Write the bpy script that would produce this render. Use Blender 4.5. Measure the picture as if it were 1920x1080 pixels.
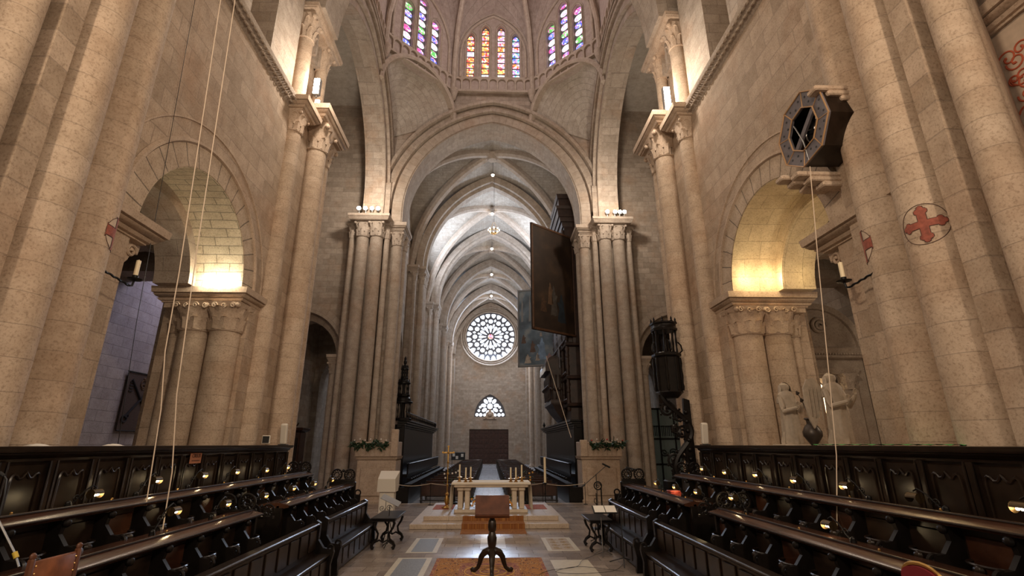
import bpy, math, random
from mathutils import Vector, Matrix
from mathutils.geometry import tessellate_polygon
random.seed(7)
PI = math.pi
S = bpy.context.scene
COL = S.collection
for _o in list(bpy.data.objects):
    bpy.data.objects.remove(_o)

# ------------------------------------------------------------------ camera
FPX = 920.0
PITCH = math.atan(293 / FPX)
YAW = math.atan(30 / (FPX / math.cos(PITCH)))
EYE = 2.55
cam_d = bpy.data.cameras.new('camera')
cam_d.sensor_width = 36
cam_d.lens = FPX / 1920 * 36
cam_d.shift_x = 12 / 1920
cam_d.clip_end = 300
cam = bpy.data.objects.new('camera', cam_d)
COL.objects.link(cam)
cam.location = (0, 0, EYE)
cam.rotation_euler = (PI / 2 + PITCH, 0, -YAW)
S.camera = cam

# ------------------------------------------------------------------ view, world
S.view_settings.view_transform = 'Standard'
S.view_settings.look = 'None'
S.view_settings.gamma = 1
S.view_settings.use_curve_mapping = False
S.view_settings.exposure = 0.5
S.cycles.use_denoising = True
S.cycles.max_bounces = 6
S.cycles.diffuse_bounces = 4
S.cycles.glossy_bounces = 3
S.cycles.transmission_bounces = 3
S.cycles.transparent_max_bounces = 6
S.cycles.sample_clamp_indirect = 6
W = bpy.data.worlds.new('world')
S.world = W
W.use_nodes = True
_bg = W.node_tree.nodes['Background']
_bg.inputs[0].default_value = (1.0, 0.84, 0.70, 1)
_bg.inputs[1].default_value = 0.27

def light(name, kind, loc, energy, color=(1, 1, 1), size=0.3, target=None, size_y=None, spot=None, blend=0.6):
    d = bpy.data.lights.new(name, kind)
    d.energy = energy
    d.color = color
    if kind == 'AREA':
        d.size = size
        if size_y:
            d.shape = 'RECTANGLE'
            d.size_y = size_y
    else:
        d.shadow_soft_size = size
    if spot:
        d.spot_size = spot
        d.spot_blend = blend
    o = bpy.data.objects.new(name, d)
    COL.objects.link(o)
    o.location = loc
    if target is not None:
        o.rotation_euler = (Vector(target) - Vector(loc)).to_track_quat('-Z', 'Y').to_euler()
    return o

WARM = (1.0, 0.78, 0.57)
COOL = (0.72, 0.82, 1.0)
NEUT = (1.0, 0.86, 0.72)
# floods standing in the presbytery behind the viewpoint, washing the side walls and the crossing
light('choir_flood_left', 'SPOT', (-4.2, -1.5, 9.0), 1450, WARM, 0.4, (6.0, 9.5, 7.5), spot=2.3)
light('choir_flood_right', 'SPOT', (4.2, -1.5, 9.0), 1450, WARM, 0.4, (-6.0, 9.5, 7.5), spot=2.3)
# floods on the abaci of the crossing piers
for s in (-1, 1):
    light('pier_flood_light', 'POINT', (s * 4.6, 12.5, 13.3), 190, NEUT, 0.15)
    light('west_pier_flood_light', 'POINT', (s * 6.4, 23.8, 15.9), 330, NEUT, 0.2)
    # soffit strips on the abacus of the choir arches
for _x in (6.2, 6.5, 6.8):
    light('arch_strip_light_left', 'POINT', (-_x, 11.24, 6.26), 9.5, (1, 0.87, 0.64), 0.05)
for _x in (6.3, 6.9):
    light('arch_strip_light_right', 'POINT', (_x, 11.1, 6.42), 12.0, (1, 0.77, 0.44), 0.1)
light('arch_inner_light_right', 'POINT', (7.6, 10.7, 6.35), 5.0, (1, 0.74, 0.38), 0.08)
light('aisle_daylight_left', 'AREA', (-9.3, 17.0, 8.8), 42, (0.66, 0.66, 1.0), 2.0, (-11.4, 15.5, 4.5), 2.0)
light('aisle_lamp_right', 'POINT', (9.6, 9.0, 4.6), 60, WARM, 0.3)
# daylight through the clerestory windows of the nave
for s in (-1, 1):
    light('clerestory_daylight', 'AREA', (s * 5.9, 41.5, 18.2), 760, COOL, 3.0, (-s * 3, 41.5, 20.5), 4.0)
    light('clerestory_daylight', 'AREA', (s * 5.9, 60.0, 18.0), 200, COOL, 2.5, (-s * 3, 60.0, 16.0), 3.5)
light('rose_daylight', 'AREA', (0, 73.2, 18.0), 2200, (0.62, 0.76, 1.0), 6.5, (0, 40, 2), 6.0)
light('dome_daylight', 'POINT', (0, 20.2, 27.5), 480, (1.0, 0.85, 0.84), 1.6)
light('nave_vault_lamp', 'POINT', (0, 31.0, 16.5), 130, NEUT, 0.5)
light('nave_vault_lamp', 'POINT', (0, 51.0, 17.5), 110, NEUT, 0.5)
light('nave_vault_lamp', 'POINT', (0, 65.0, 12.0), 420, NEUT, 0.5)

# ------------------------------------------------------------------ helpers
class MB:
    def __init__(self):
        self.v = []; self.f = []; self.uv = {}; self.T = None
    def P(self, p, uv=None):
        p = Vector(p)
        if self.T is not None:
            p = self.T @ p
        self.v.append(p)
        if uv is not None:
            self.uv[len(self.v) - 1] = uv
        return len(self.v) - 1
    def quad(self, *ids):
        self.f.append(tuple(ids))
    def box(self, x0, x1, y0, y1, z0, z1):
        i = [self.P((x, y, z)) for z in (z0, z1) for y in (y0, y1) for x in (x0, x1)]
        for q in ((0, 2, 3, 1), (4, 5, 7, 6), (0, 1, 5, 4), (2, 6, 7, 3), (0, 4, 6, 2), (1, 3, 7, 5)):
            self.f.append(tuple(i[k] for k in q))
    def bbox(self, x0, x1, y0, y1, z0, z1, b=0.01):
        """box with chamfered vertical and top edges"""
        b = min(b, abs(x1 - x0) / 3, abs(y1 - y0) / 3, abs(z1 - z0) / 3)
        x0, x1 = min(x0, x1), max(x0, x1)
        def ring(e, z):
            X0, X1, Y0, Y1 = x0 + e, x1 - e, y0 + e, y1 - e
            return [(X0 + b, Y0, z), (X1 - b, Y0, z), (X1, Y0 + b, z), (X1, Y1 - b, z), (X1 - b, Y1, z), (X0 + b, Y1, z), (X0, Y1 - b, z), (X0, Y0 + b, z)]
        self.rings([ring(b * .9, z0), ring(0, z0 + b), ring(0, z1 - b), ring(b * .9, z1)], True, True)
    def rings(self, rs, closed=True, caps=False, uvs=None):
        ids = [[self.P(p, uvs[a][b] if uvs else None) for b, p in enumerate(r)] for a, r in enumerate(rs)]
        n = len(rs[0])
        for a in range(len(rs) - 1):
            for k in range(n if closed else n - 1):
                l = (k + 1) % n
                self.f.append((ids[a][k], ids[a][l], ids[a + 1][l], ids[a + 1][k]))
        if caps:
            self.f.append(tuple(reversed(ids[0])))
            self.f.append(tuple(ids[-1]))
        return ids
    def cyl(self, p0, p1, r0, r1=None, n=16, caps=True):
        p0 = Vector(p0); p1 = Vector(p1)
        r1 = r0 if r1 is None else r1
        d = (p1 - p0).normalized()
        a = d.orthogonal().normalized(); b = d.cross(a)
        self.rings([[c + a * r * math.cos(2 * PI * k / n) + b * r * math.sin(2 * PI * k / n) for k in range(n)] for c, r in ((p0, r0), (p1, r1))], True, caps)
    def lathe(self, c, prof, n=20, axis='Z', sx=1, sy=1):
        c = Vector(c)
        rs = []
        for r, h in prof:
            ring = []
            for k in range(n):
                t = 2 * PI * k / n
                u, w = r * math.cos(t) * sx, r * math.sin(t) * sy
                ring.append(c + (Vector((u, w, h)) if axis == 'Z' else Vector((h, u, w)) if axis == 'X' else Vector((u, h, w))))
            rs.append(ring)
        self.rings(rs, True, True)
    def tube(self, pts, r, n=8, closed=False):
        pts = [Vector(p) for p in pts]
        m = len(pts); rr = r if isinstance(r, (list, tuple)) else [r] * m
        rs = []; up = None
        for i, p in enumerate(pts):
            d = (pts[(i + 1) % m] - pts[i - 1]) if closed else (pts[min(i + 1, m - 1)] - pts[max(i - 1, 0)])
            d = d.normalized() if d.length > 1e-9 else Vector((0, 0, 1))
            if up is None:
                up = d.orthogonal().normalized()
            up = (up - d * up.dot(d))
            up = up.normalized() if up.length > 1e-6 else d.orthogonal().normalized()
            b = d.cross(up)
            rs.append([p + up * rr[i] * math.cos(2 * PI * k / n) + b * rr[i] * math.sin(2 * PI * k / n) for k in range(n)])
        if closed:
            rs.append(rs[0])
        self.rings(rs, True, not closed)
    def sphere(self, c, r, n=10, sz=1.0):
        self.lathe(c, [(max(r * math.sin(PI * k / 8), r * .02), -r * sz * math.cos(PI * k / 8)) for k in range(9)], n)
    def poly(self, pts, axis, a, b, holes=()):
        """extrude the 2D outline pts (holes cut out) between a and b; axis 'X': pts are (y,z); 'Y': (x,z); 'Z': (x,y)"""
        def g(p, h):
            return (h, p[0], p[1]) if axis == 'X' else (p[0], h, p[1]) if axis == 'Y' else (p[0], p[1], h)
        loops = [list(pts)] + [list(h) for h in holes]
        tris = tessellate_polygon([[Vector((p[0], p[1], 0)) for p in l] for l in loops])
        flat = [p for l in loops for p in l]
        A = [self.P(g(p, a)) for p in flat]; B = [self.P(g(p, b)) for p in flat]
        for t in tris:
            self.f.append((A[t[0]], A[t[1]], A[t[2]])); self.f.append((B[t[2]], B[t[1]], B[t[0]]))
        k0 = 0
        for l in loops:
            m = len(l)
            for k in range(m):
                i, j = k0 + k, k0 + (k + 1) % m
                self.f.append((A[i], A[j], B[j], B[i]))
            k0 += m
    def torus(self, c, R, r, axis='Z', n=20, m=8, a0=0, a1=2 * PI):
        c = Vector(c); pts = []
        full = abs(a1 - a0 - 2 * PI) < 1e-6
        cnt = n if full else n + 1
        for k in range(cnt):
            t = a0 + (a1 - a0) * k / n
            u, w = R * math.cos(t), R * math.sin(t)
            pts.append(c + (Vector((u, w, 0)) if axis == 'Z' else Vector((0, u, w)) if axis == 'X' else Vector((u, 0, w))))
        self.tube(pts, r, m, full)
    def spiral(self, c, R, turns, r, axis='X', a0=0, flip=1, n=22):
        c = Vector(c); pts = []; rr = []
        for k in range(n + 1):
            q = k / n
            t = a0 + flip * turns * 2 * PI * q
            rad = R * (1 - 0.85 * q)
            u, w = rad * math.cos(t), rad * math.sin(t)
            pts.append(c + (Vector((0, u, w)) if axis == 'X' else Vector((u, 0, w)) if axis == 'Y' else Vector((u, w, 0))))
            rr.append(r * (1.0 if q < .85 else 1.5))
        self.tube(pts, rr, 6)
    def build(self, name, mat, parent=None, local=False, angle=38, **kw):
        me = bpy.data.meshes.new(name)
        off = Vector((0, 0, 0))
        if not local and self.v:
            if parent is not None:
                q = parent
                while q is not None:
                    off += q.location; q = q.parent
            else:
                xs = [p.x for p in self.v]; ys = [p.y for p in self.v]; zs = [p.z for p in self.v]
                off = Vector(((min(xs) + max(xs)) / 2, (min(ys) + max(ys)) / 2, min(zs)))
        me.from_pydata([p - off for p in self.v], [], self.f)
        me.validate()
        if self.uv:
            at = me.attributes.new('auv', 'FLOAT_VECTOR', 'POINT')
            for i, p in enumerate(self.v):
                u = self.uv.get(i, (0, 0))
                at.data[i].vector = (u[0], u[1], 0)
        me.polygons.foreach_set('use_smooth', [True] * len(me.polygons))
        import bmesh as _bm
        b = _bm.new(); b.from_mesh(me)
        _bm.ops.recalc_face_normals(b, faces=b.faces)
        b.to_mesh(me); b.free()
        me.set_sharp_from_angle(angle=math.radians(angle))
        o = bpy.data.objects.new(name, me)
        COL.objects.link(o)
        for m_ in (mat if isinstance(mat, (list, tuple)) else [mat]):
            me.materials.append(m_)
        if parent is not None:
            o.parent = parent
        elif not local:
            o.location = off
        tag(o, **kw)
        return o

def tag(o, label=None, cat=None, group=None, kind=None):
    if label: o['label'] = label
    if cat: o['category'] = cat
    if group: o['group'] = group
    if kind: o['kind'] = kind
    return o

def thing(name, label, cat, loc=(0, 0, 0), rz=0, group=None, kind=None):
    o = bpy.data.objects.new(name, None)
    o.empty_display_size = 0.2
    COL.objects.link(o)
    o.location = loc
    o.rotation_euler = (0, 0, rz)
    return tag(o, label, cat, group, kind)

def copy_tree(o, parent=None, label=None):
    c = o.copy()
    COL.objects.link(c)
    c.parent = parent
    if label and parent is None:
        c['label'] = label
    for ch in [x for x in o.children]:
        copy_tree(ch, c)
    return c

# ------------------------------------------------------------------ materials
def mat_new(name):
    m = bpy.data.materials.new(name); m.use_nodes = True
    nt = m.node_tree
    b = nt.nodes['Principled BSDF']
    def N(t, **k):
        n = nt.nodes.new(t)
        for a, v in k.items():
            setattr(n, a, v)
        return n
    return m, nt, b, N, nt.links.new

def simple(name, col, rough=0.5, metal=0.0, noise=0.0, scale=8, bump=0.0, emit=None, strength=0, coat=0, spec=0.5):
    m, nt, b, N, L = mat_new(name)
    b.inputs['Specular IOR Level'].default_value = spec
    b.inputs['Base Color'].default_value = (*col, 1)
    b.inputs['Roughness'].default_value = rough
    b.inputs['Metallic'].default_value = metal
    if coat: b.inputs['Coat Weight'].default_value = coat
    if emit:
        b.inputs['Emission Color'].default_value = (*emit, 1)
        b.inputs['Emission Strength'].default_value = strength
    if noise or bump:
        tc = N('ShaderNodeTexCoord'); nz = N('ShaderNodeTexNoise')
        nz.inputs['Scale'].default_value = scale; nz.inputs['Detail'].default_value = 5
        L(tc.outputs['Object'], nz.inputs['Vector'])
        if noise:
            r = N('ShaderNodeValToRGB')
            r.color_ramp.elements[0].position = 0.3; r.color_ramp.elements[1].position = 0.7
            r.color_ramp.elements[0].color = (*[c * (1 - noise) for c in col], 1)
            r.color_ramp.elements[1].color = (*[min(1, c * (1 + noise)) for c in col], 1)
            L(nz.outputs['Fac'], r.inputs['Fac']); L(r.outputs['Color'], b.inputs['Base Color'])
        if bump:
            bp = N('ShaderNodeBump'); bp.inputs['Strength'].default_value = bump; bp.inputs['Distance'].default_value = 0.02
            L(nz.outputs['Fac'], bp.inputs['Height']); L(bp.outputs['Normal'], b.inputs['Normal'])
    return m

def stone(name, c1, c2, mode='wall', bw=0.9, rh=0.42, mortar=0.012, mcol=0.72, stain=(0.42, 0.27, 0.17), stain_amt=0.55, rough=0.88, pit=1.0):
    """mode: wall (blocks by position), shaft (drum joints), arc (blocks along the auv attribute), plain"""
    m, nt, b, N, L = mat_new(name)
    geo = N('ShaderNodeNewGeometry')
    sep = N('ShaderNodeSeparateXYZ'); L(geo.outputs['Position'], sep.inputs[0])
    comb = N('ShaderNodeCombineXYZ')
    if mode == 'wall' or mode == 'floor':
        if mode == 'wall':
            sn = N('ShaderNodeSeparateXYZ'); L(geo.outputs['True Normal'], sn.inputs[0])
            ax = N('ShaderNodeMath', operation='ABSOLUTE'); L(sn.outputs[0], ax.inputs[0])
            ay = N('ShaderNodeMath', operation='ABSOLUTE'); L(sn.outputs[1], ay.inputs[0])
            gt = N('ShaderNodeMath', operation='GREATER_THAN'); L(ax.outputs[0], gt.inputs[0]); L(ay.outputs[0], gt.inputs[1])
            mx = N('ShaderNodeMix'); mx.data_type = 'FLOAT'
            L(gt.outputs[0], mx.inputs[0]); L(sep.outputs[0], mx.inputs[2]); L(sep.outputs[1], mx.inputs[3])
            L(mx.outputs[0], comb.inputs[0]); L(sep.outputs[2], comb.inputs[1])
        else:
            L(sep.outputs[0], comb.inputs[0]); L(sep.outputs[1], comb.inputs[1])
        vec = comb.outputs[0]
    elif mode == 'shaft':
        oi = N('ShaderNodeObjectInfo')
        ad = N('ShaderNodeMath', operation='MULTIPLY_ADD'); ad.inputs[1].default_value = 3.0
        L(oi.outputs['Random'], ad.inputs[0]); L(sep.outputs[2], ad.inputs[2])
        L(ad.outputs[0], comb.inputs[1]); comb.inputs[0].default_value = 3.1
        vec = comb.outputs[0]
        bw = 400
    else:
        at = N('ShaderNodeAttribute'); at.attribute_name = 'auv'
        vec = at.outputs['Vector']
    br = N('ShaderNodeTexBrick')
    br.inputs['Scale'].default_value = 1; br.inputs['Brick Width'].default_value = bw; br.inputs['Row Height'].default_value = rh
    br.inputs['Mortar Size'].default_value = mortar; br.inputs['Mortar Smooth'].default_value = 0.3; br.inputs['Bias'].default_value = 0
    br.inputs['Color1'].default_value = (*c1, 1); br.inputs['Color2'].default_value = (*c2, 1)
    mc = [c * mcol for c in c1]
    br.inputs['Mortar'].default_value = (*mc, 1)
    # slightly irregular joints
    wn = N('ShaderNodeTexNoise'); wn.inputs['Scale'].default_value = 1.3
    L(geo.outputs['Position'], wn.inputs['Vector'])
    ws = N('ShaderNodeVectorMath', operation='SCALE'); ws.inputs['Scale'].default_value = 0.06 if mode != 'plain' else 0
    L(wn.outputs['Color'], ws.inputs[0])
    wa = N('ShaderNodeVectorMath', operation='ADD'); L(vec, wa.inputs[0]); L(ws.outputs[0], wa.inputs[1])
    L(wa.outputs[0], br.inputs['Vector'])
    big = N('ShaderNodeTexNoise'); big.inputs['Scale'].default_value = 0.55; big.inputs['Detail'].default_value = 7; big.inputs['Roughness'].default_value = 0.62
    L(geo.outputs['Position'], big.inputs['Vector'])
    rmp = N('ShaderNodeValToRGB')
    rmp.color_ramp.elements[0].position = 0.50; rmp.color_ramp.elements[0].color = (0, 0, 0, 1)
    rmp.color_ramp.elements[1].position = 0.72; rmp.color_ramp.elements[1].color = (stain_amt,) * 3 + (1,)
    L(big.outputs['Fac'], rmp.inputs['Fac'])
    m1 = N('ShaderNodeMix'); m1.data_type = 'RGBA'
    L(rmp.outputs['Color'], m1.inputs[0])
    if mode == 'plain':
        m1.inputs[6].default_value = (*c1, 1)
    else:
        L(br.outputs['Color'], m1.inputs[6])
    m1.inputs[7].default_value = (*stain, 1)
    fine = N('ShaderNodeTexNoise'); fine.inputs['Scale'].default_value = 3.2; fine.inputs['Detail'].default_value = 8; fine.inputs['Roughness'].default_value = 0.7
    L(geo.outputs['Position'], fine.inputs['Vector'])
    r2 = N('ShaderNodeValToRGB')
    r2.color_ramp.elements[0].position = 0.30; r2.color_ramp.elements[0].color = (0.74, 0.70, 0.66, 1)
    r2.color_ramp.elements[1].position = 0.62; r2.color_ramp.elements[1].color = (1.08, 1.08, 1.08, 1)
    L(fine.outputs['Fac'], r2.inputs['Fac'])
    pits = N('ShaderNodeTexNoise'); pits.inputs['Scale'].default_value = 30; pits.inputs['Detail'].default_value = 6; pits.inputs['Roughness'].default_value = 0.75
    L(geo.outputs['Position'], pits.inputs['Vector'])
    r3 = N('ShaderNodeValToRGB')
    r3.color_ramp.elements[0].position = 0.36; r3.color_ramp.elements[0].color = (0.55, 0.50, 0.45, 1)
    r3.color_ramp.elements[1].position = 0.50; r3.color_ramp.elements[1].color = (1.06, 1.06, 1.06, 1)
    L(pits.outputs['Fac'], r3.inputs['Fac'])
    m0 = N('ShaderNodeMix'); m0.data_type = 'RGBA'; m0.blend_type = 'MULTIPLY'; m0.inputs[0].default_value = 0.7
    L(m1.outputs[2], m0.inputs[6]); L(r3.outputs['Color'], m0.inputs[7])
    m2 = N('ShaderNodeMix'); m2.data_type = 'RGBA'; m2.blend_type = 'MULTIPLY'
    m2.inputs[0].default_value = 0.85
    L(m0.outputs[2], m2.inputs[6]); L(r2.outputs['Color'], m2.inputs[7])
    L(m2.outputs[2], b.inputs['Base Color'])
    b.inputs['Roughness'].default_value = rough
    # bump
    bp = N('ShaderNodeBump'); bp.inputs['Distance'].default_value = 0.03; bp.inputs['Strength'].default_value = 0.45 * pit
    L(fine.outputs['Fac'], bp.inputs['Height'])
    if mode != 'plain':
        b2 = N('ShaderNodeBump'); b2.invert = True; b2.inputs['Distance'].default_value = 0.02; b2.inputs['Strength'].default_value = 0.6
        L(br.outputs['Fac'], b2.inputs['Height']); L(bp.outputs['Normal'], b2.inputs['Normal'])
        L(b2.outputs['Normal'], b.inputs['Normal'])
    else:
        L(bp.outputs['Normal'], b.inputs['Normal'])
    return m

A1, A2 = (0.52, 0.405, 0.305), (0.45, 0.345, 0.25)
G1, G2 = (0.46, 0.385, 0.315), (0.385, 0.32, 0.255)
M = {}
M['wall'] = stone('ashlar_stone', A1, tuple(c * .86 for c in A2), stain_amt=0.75)
M['wall2'] = stone('grey_ashlar_stone', G1, tuple(c * .88 for c in G2), bw=0.7, rh=0.34, stain_amt=0.65)
M['shaft'] = stone('drum_stone', (0.54, 0.425, 0.32), (0.48, 0.37, 0.27), 'shaft', rh=0.38, mortar=0.006, mcol=0.72)
M['shaft2'] = stone('grey_drum_stone', G1, (0.42, 0.35, 0.28), 'shaft', rh=0.55, mortar=0.007)
M['plain'] = stone('carved_stone', A1, A2, 'plain')
M['plain2'] = stone('grey_carved_stone', G1, G2, 'plain', stain_amt=0.3)
M['arc'] = stone('voussoir_stone', (0.55, 0.44, 0.33), (0.50, 0.39, 0.285), 'arc', bw=0.34, rh=5, mortar=0.012, mcol=0.35, stain_amt=0.2)
M['arc2'] = stone('grey_voussoir_stone', G1, G2, 'arc', bw=0.42, rh=0.7, stain_amt=0.35)
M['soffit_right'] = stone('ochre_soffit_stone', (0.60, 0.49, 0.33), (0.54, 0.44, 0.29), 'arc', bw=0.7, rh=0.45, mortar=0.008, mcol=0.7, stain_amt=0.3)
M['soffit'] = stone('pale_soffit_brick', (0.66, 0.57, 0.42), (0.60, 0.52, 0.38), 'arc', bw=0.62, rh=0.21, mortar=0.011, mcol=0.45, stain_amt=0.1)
M['web'] = stone('vault_web_stone', (0.50, 0.45, 0.385), (0.43, 0.38, 0.32), 'arc', bw=0.6, rh=0.28, stain=(0.36, 0.29, 0.22), stain_amt=0.5)
M['domeweb'] = stone('dome_web_stone', (0.46, 0.38, 0.33), (0.40, 0.33, 0.285), 'arc', bw=0.6, rh=0.3, stain=(0.38, 0.28, 0.25))
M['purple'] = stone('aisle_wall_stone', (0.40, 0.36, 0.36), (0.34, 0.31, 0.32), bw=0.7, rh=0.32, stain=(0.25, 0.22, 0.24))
M['floor'] = stone('paving_slabs', (0.36, 0.30, 0.255), (0.22, 0.18, 0.155), 'floor', bw=0.75, rh=0.42, mortar=0.008, mcol=0.45, rough=0.26, pit=0.2, stain=(0.20, 0.16, 0.14))
M['navefloor'] = stone('nave_paving', (0.42, 0.42, 0.43), (0.33, 0.33, 0.35), 'floor', bw=0.7, rh=0.5, mortar=0.01, mcol=0.4, rough=0.22, pit=0.2, stain=(0.26, 0.25, 0.25))
M['step'] = stone('step_marble', (0.52, 0.43, 0.33), (0.48, 0.39, 0.30), 'floor', bw=1.3, rh=3.0, rough=0.4, pit=0.2, stain_amt=0.2)
M['marble'] = simple('pale_marble', (0.62, 0.52, 0.40), 0.45, noise=0.12, scale=5)
M['statue'] = simple('statue_stone', (0.46, 0.38, 0.29), 0.6, noise=0.12, scale=14, bump=0.2)
M['oakdoor'] = simple('door_oak', (0.055, 0.022, 0.015), 0.5, noise=0.3, scale=3)
M['wood'] = simple('dark_walnut', (0.017, 0.010, 0.0065), 0.30, noise=0.45, scale=5, bump=0.12, spec=0.36)
M['woodred'] = simple('red_walnut', (0.045, 0.017, 0.009), 0.25, noise=0.4, scale=4, bump=0.1)
M['woodmid'] = simple('lectern_wood', (0.10, 0.036, 0.017), 0.35, noise=0.3, scale=6, bump=0.08)
M['black'] = simple('ebony_wood', (0.008, 0.006, 0.005), 0.36, noise=0.3, scale=6, bump=0.1, spec=0.2)
M['iron'] = simple('black_iron', (0.012, 0.011, 0.010), 0.42, 0.6)
M['metal'] = simple('grey_metal', (0.30, 0.29, 0.28), 0.35, 0.9)
M['brass'] = simple('brass', (0.72, 0.45, 0.16), 0.28, 1.0)
M['bronze'] = simple('dark_bronze', (0.10, 0.065, 0.03), 0.4, 0.9)
M['wax'] = simple('candle_wax', (0.85, 0.72, 0.48), 0.5)
M['gold'] = simple('gilt', (0.55, 0.33, 0.10), 0.35, 0.9)
M['cloth'] = simple('white_altar_cloth', (0.80, 0.72, 0.58), 0.8)
M['rope'] = simple('pale_rope', (0.62, 0.50, 0.38), 0.85)
M['leather'] = simple('brown_leather', (0.19, 0.062, 0.025), 0.40, noise=0.3, scale=10, bump=0.15)
M['redcloth'] = simple('red_velvet', (0.16, 0.005, 0.010), 0.7)
M['paper'] = simple('white_paper', (0.78, 0.74, 0.66), 0.7)
M['white'] = simple('off_white_paint', (0.72, 0.66, 0.56), 0.5)
M['leaf'] = simple('dark_green_leaves', (0.018, 0.045, 0.016), 0.5, noise=0.4, scale=20)
M['flower'] = simple('white_petals', (0.75, 0.68, 0.6), 0.6)
M['redflower'] = simple('red_petals', (0.5, 0.02, 0.02), 0.6)
M['orange'] = simple('yellow_orange_petals', (0.70, 0.34, 0.06), 0.6)
M['rubber'] = simple('black_rubber', (0.012, 0.012, 0.012), 0.55)
M['green'] = simple('green_cloth', (0.05, 0.30, 0.06), 0.8)
M['lamp'] = simple('lit_bulb', (1, 1, 1), 0.5, emit=(1.0, 0.78, 0.45), strength=28)
M['flood'] = simple('lit_flood_glass', (1, 1, 1), 0.5, emit=(1.0, 0.86, 0.66), strength=60)
M['spot'] = simple('lit_spot_glass', (1, 1, 1), 0.5, emit=(1.0, 0.85, 0.65), strength=20)
M['sky'] = simple('daylit_glass', (0.9, 0.95, 1), 0.4, emit=(0.80, 0.88, 1.0), strength=1.6)
M['grout'] = simple('tracery_stone', (0.14, 0.14, 0.155), 0.8)
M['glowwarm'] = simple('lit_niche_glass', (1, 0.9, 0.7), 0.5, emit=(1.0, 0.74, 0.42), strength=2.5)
# ------------------------------------------------------------------ arches
def arc_k(a, rise):
    return max(0.0, (rise * rise - a * a) / (2 * a))

def arch_pts(a, rise, off=0.0, n=14):
    """points of a round or pointed arch from the right springing over the crown to the left one, as (x, z, arc length, normal angle)"""
    k = arc_k(a, rise); R = a + k + off
    tm = math.acos(min(1, k / R)) if k > 0 else PI / 2
    right = [(-k + R * math.cos(tm * i / n), R * math.sin(tm * i / n), R * tm * i / n) for i in range(n + 1)]
    tot = R * tm
    left = [(-x, z, 2 * tot - l) for x, z, l in reversed(right[:-1])]
    return right + left

def arch_ring(mb, centre, axis, a, rise, spring, prof, n=14, stilt=0.0):
    """sweep the closed profile prof = [(radial offset, depth), ...] along the arch; axis is the normal of the arch's plane"""
    cols = []
    for off, dep in prof:
        pts = arch_pts(a, rise, off, n)
        if stilt:
            pts = [(pts[0][0], -stilt, -stilt)] + pts + [(pts[-1][0], -stilt, pts[-1][2] + stilt)]
        cols.append((pts, dep, off))
    m = len(cols[0][0])
    rs = []; uvs = []
    for i in range(m):
        r = []; u = []
        for pts, dep, off in cols:
            x, z, l = pts[i]
            l0 = cols[0][0][i][2]
            p = (centre + x, dep, spring + z) if axis == 'Y' else (dep, centre + x, spring + z)
            r.append(p); u.append((l0 + 100, off * 1.0 + dep * 1.0))
        rs.append(r); uvs.append(u)
    mb.rings(rs, True, True, uvs)

def soffit(mb, centre, axis, a, rise, spring, d0, d1, n=20, th=0.02):
    """thin lining of an arch soffit, blocks running along its depth"""
    pts = arch_pts(a - th, rise - th, 0, n); out = arch_pts(a, rise, 0, n)
    rs = []; uvs = []
    for (x, z, l), (X, Z, _) in zip(pts, out):
        g = lambda x, d, z: (centre + x, d, spring + z) if axis == 'Y' else (d, centre + x, spring + z)
        rs.append([g(x, d0, z), g(x, d1, z), g(X, d1, Z), g(X, d0, Z)])
        uvs.append([(d0 + 50, l + 50), (d1 + 50, l + 50), (d1 + 50, l + 50.02), (d0 + 50, l + 50.02)])
    mb.rings(rs, True, True, uvs)

def notch(a, rise, c, spring, z0, n=16):
    """outline of an arched opening that stands on z0 (left to right)"""
    pts = [(c - a, z0)] + [(c + x, spring + z) for x, z, _ in reversed(arch_pts(a, rise, 0, n))] + [(c + a, z0)]
    return pts

def lofted_rect(mb, x0, x1, y0, y1, prof):
    """stack of rectangles: prof = [(z, outward offset)]"""
    x0, x1 = min(x0, x1), max(x0, x1)
    mb.rings([[(x0 - e, y0 - e, z), (x1 + e, y0 - e, z), (x1 + e, y1 + e, z), (x0 - e, y1 + e, z)] for z, e in prof], True, True)

ABAC = [(0, 0), (.10, 0.0), (.12, .05), (.26, .09), (.30, .05), (.36, .12), (.52, .17), (.56, .13), (.60, .20), (1, .22)]
def abacus(mb, x0, x1, y0, y1, z0, z1, k=1.0):
    lofted_rect(mb, x0, x1, y0, y1, [(z0 + (z1 - z0) * t, e * k) for t, e in ABAC])

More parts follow.
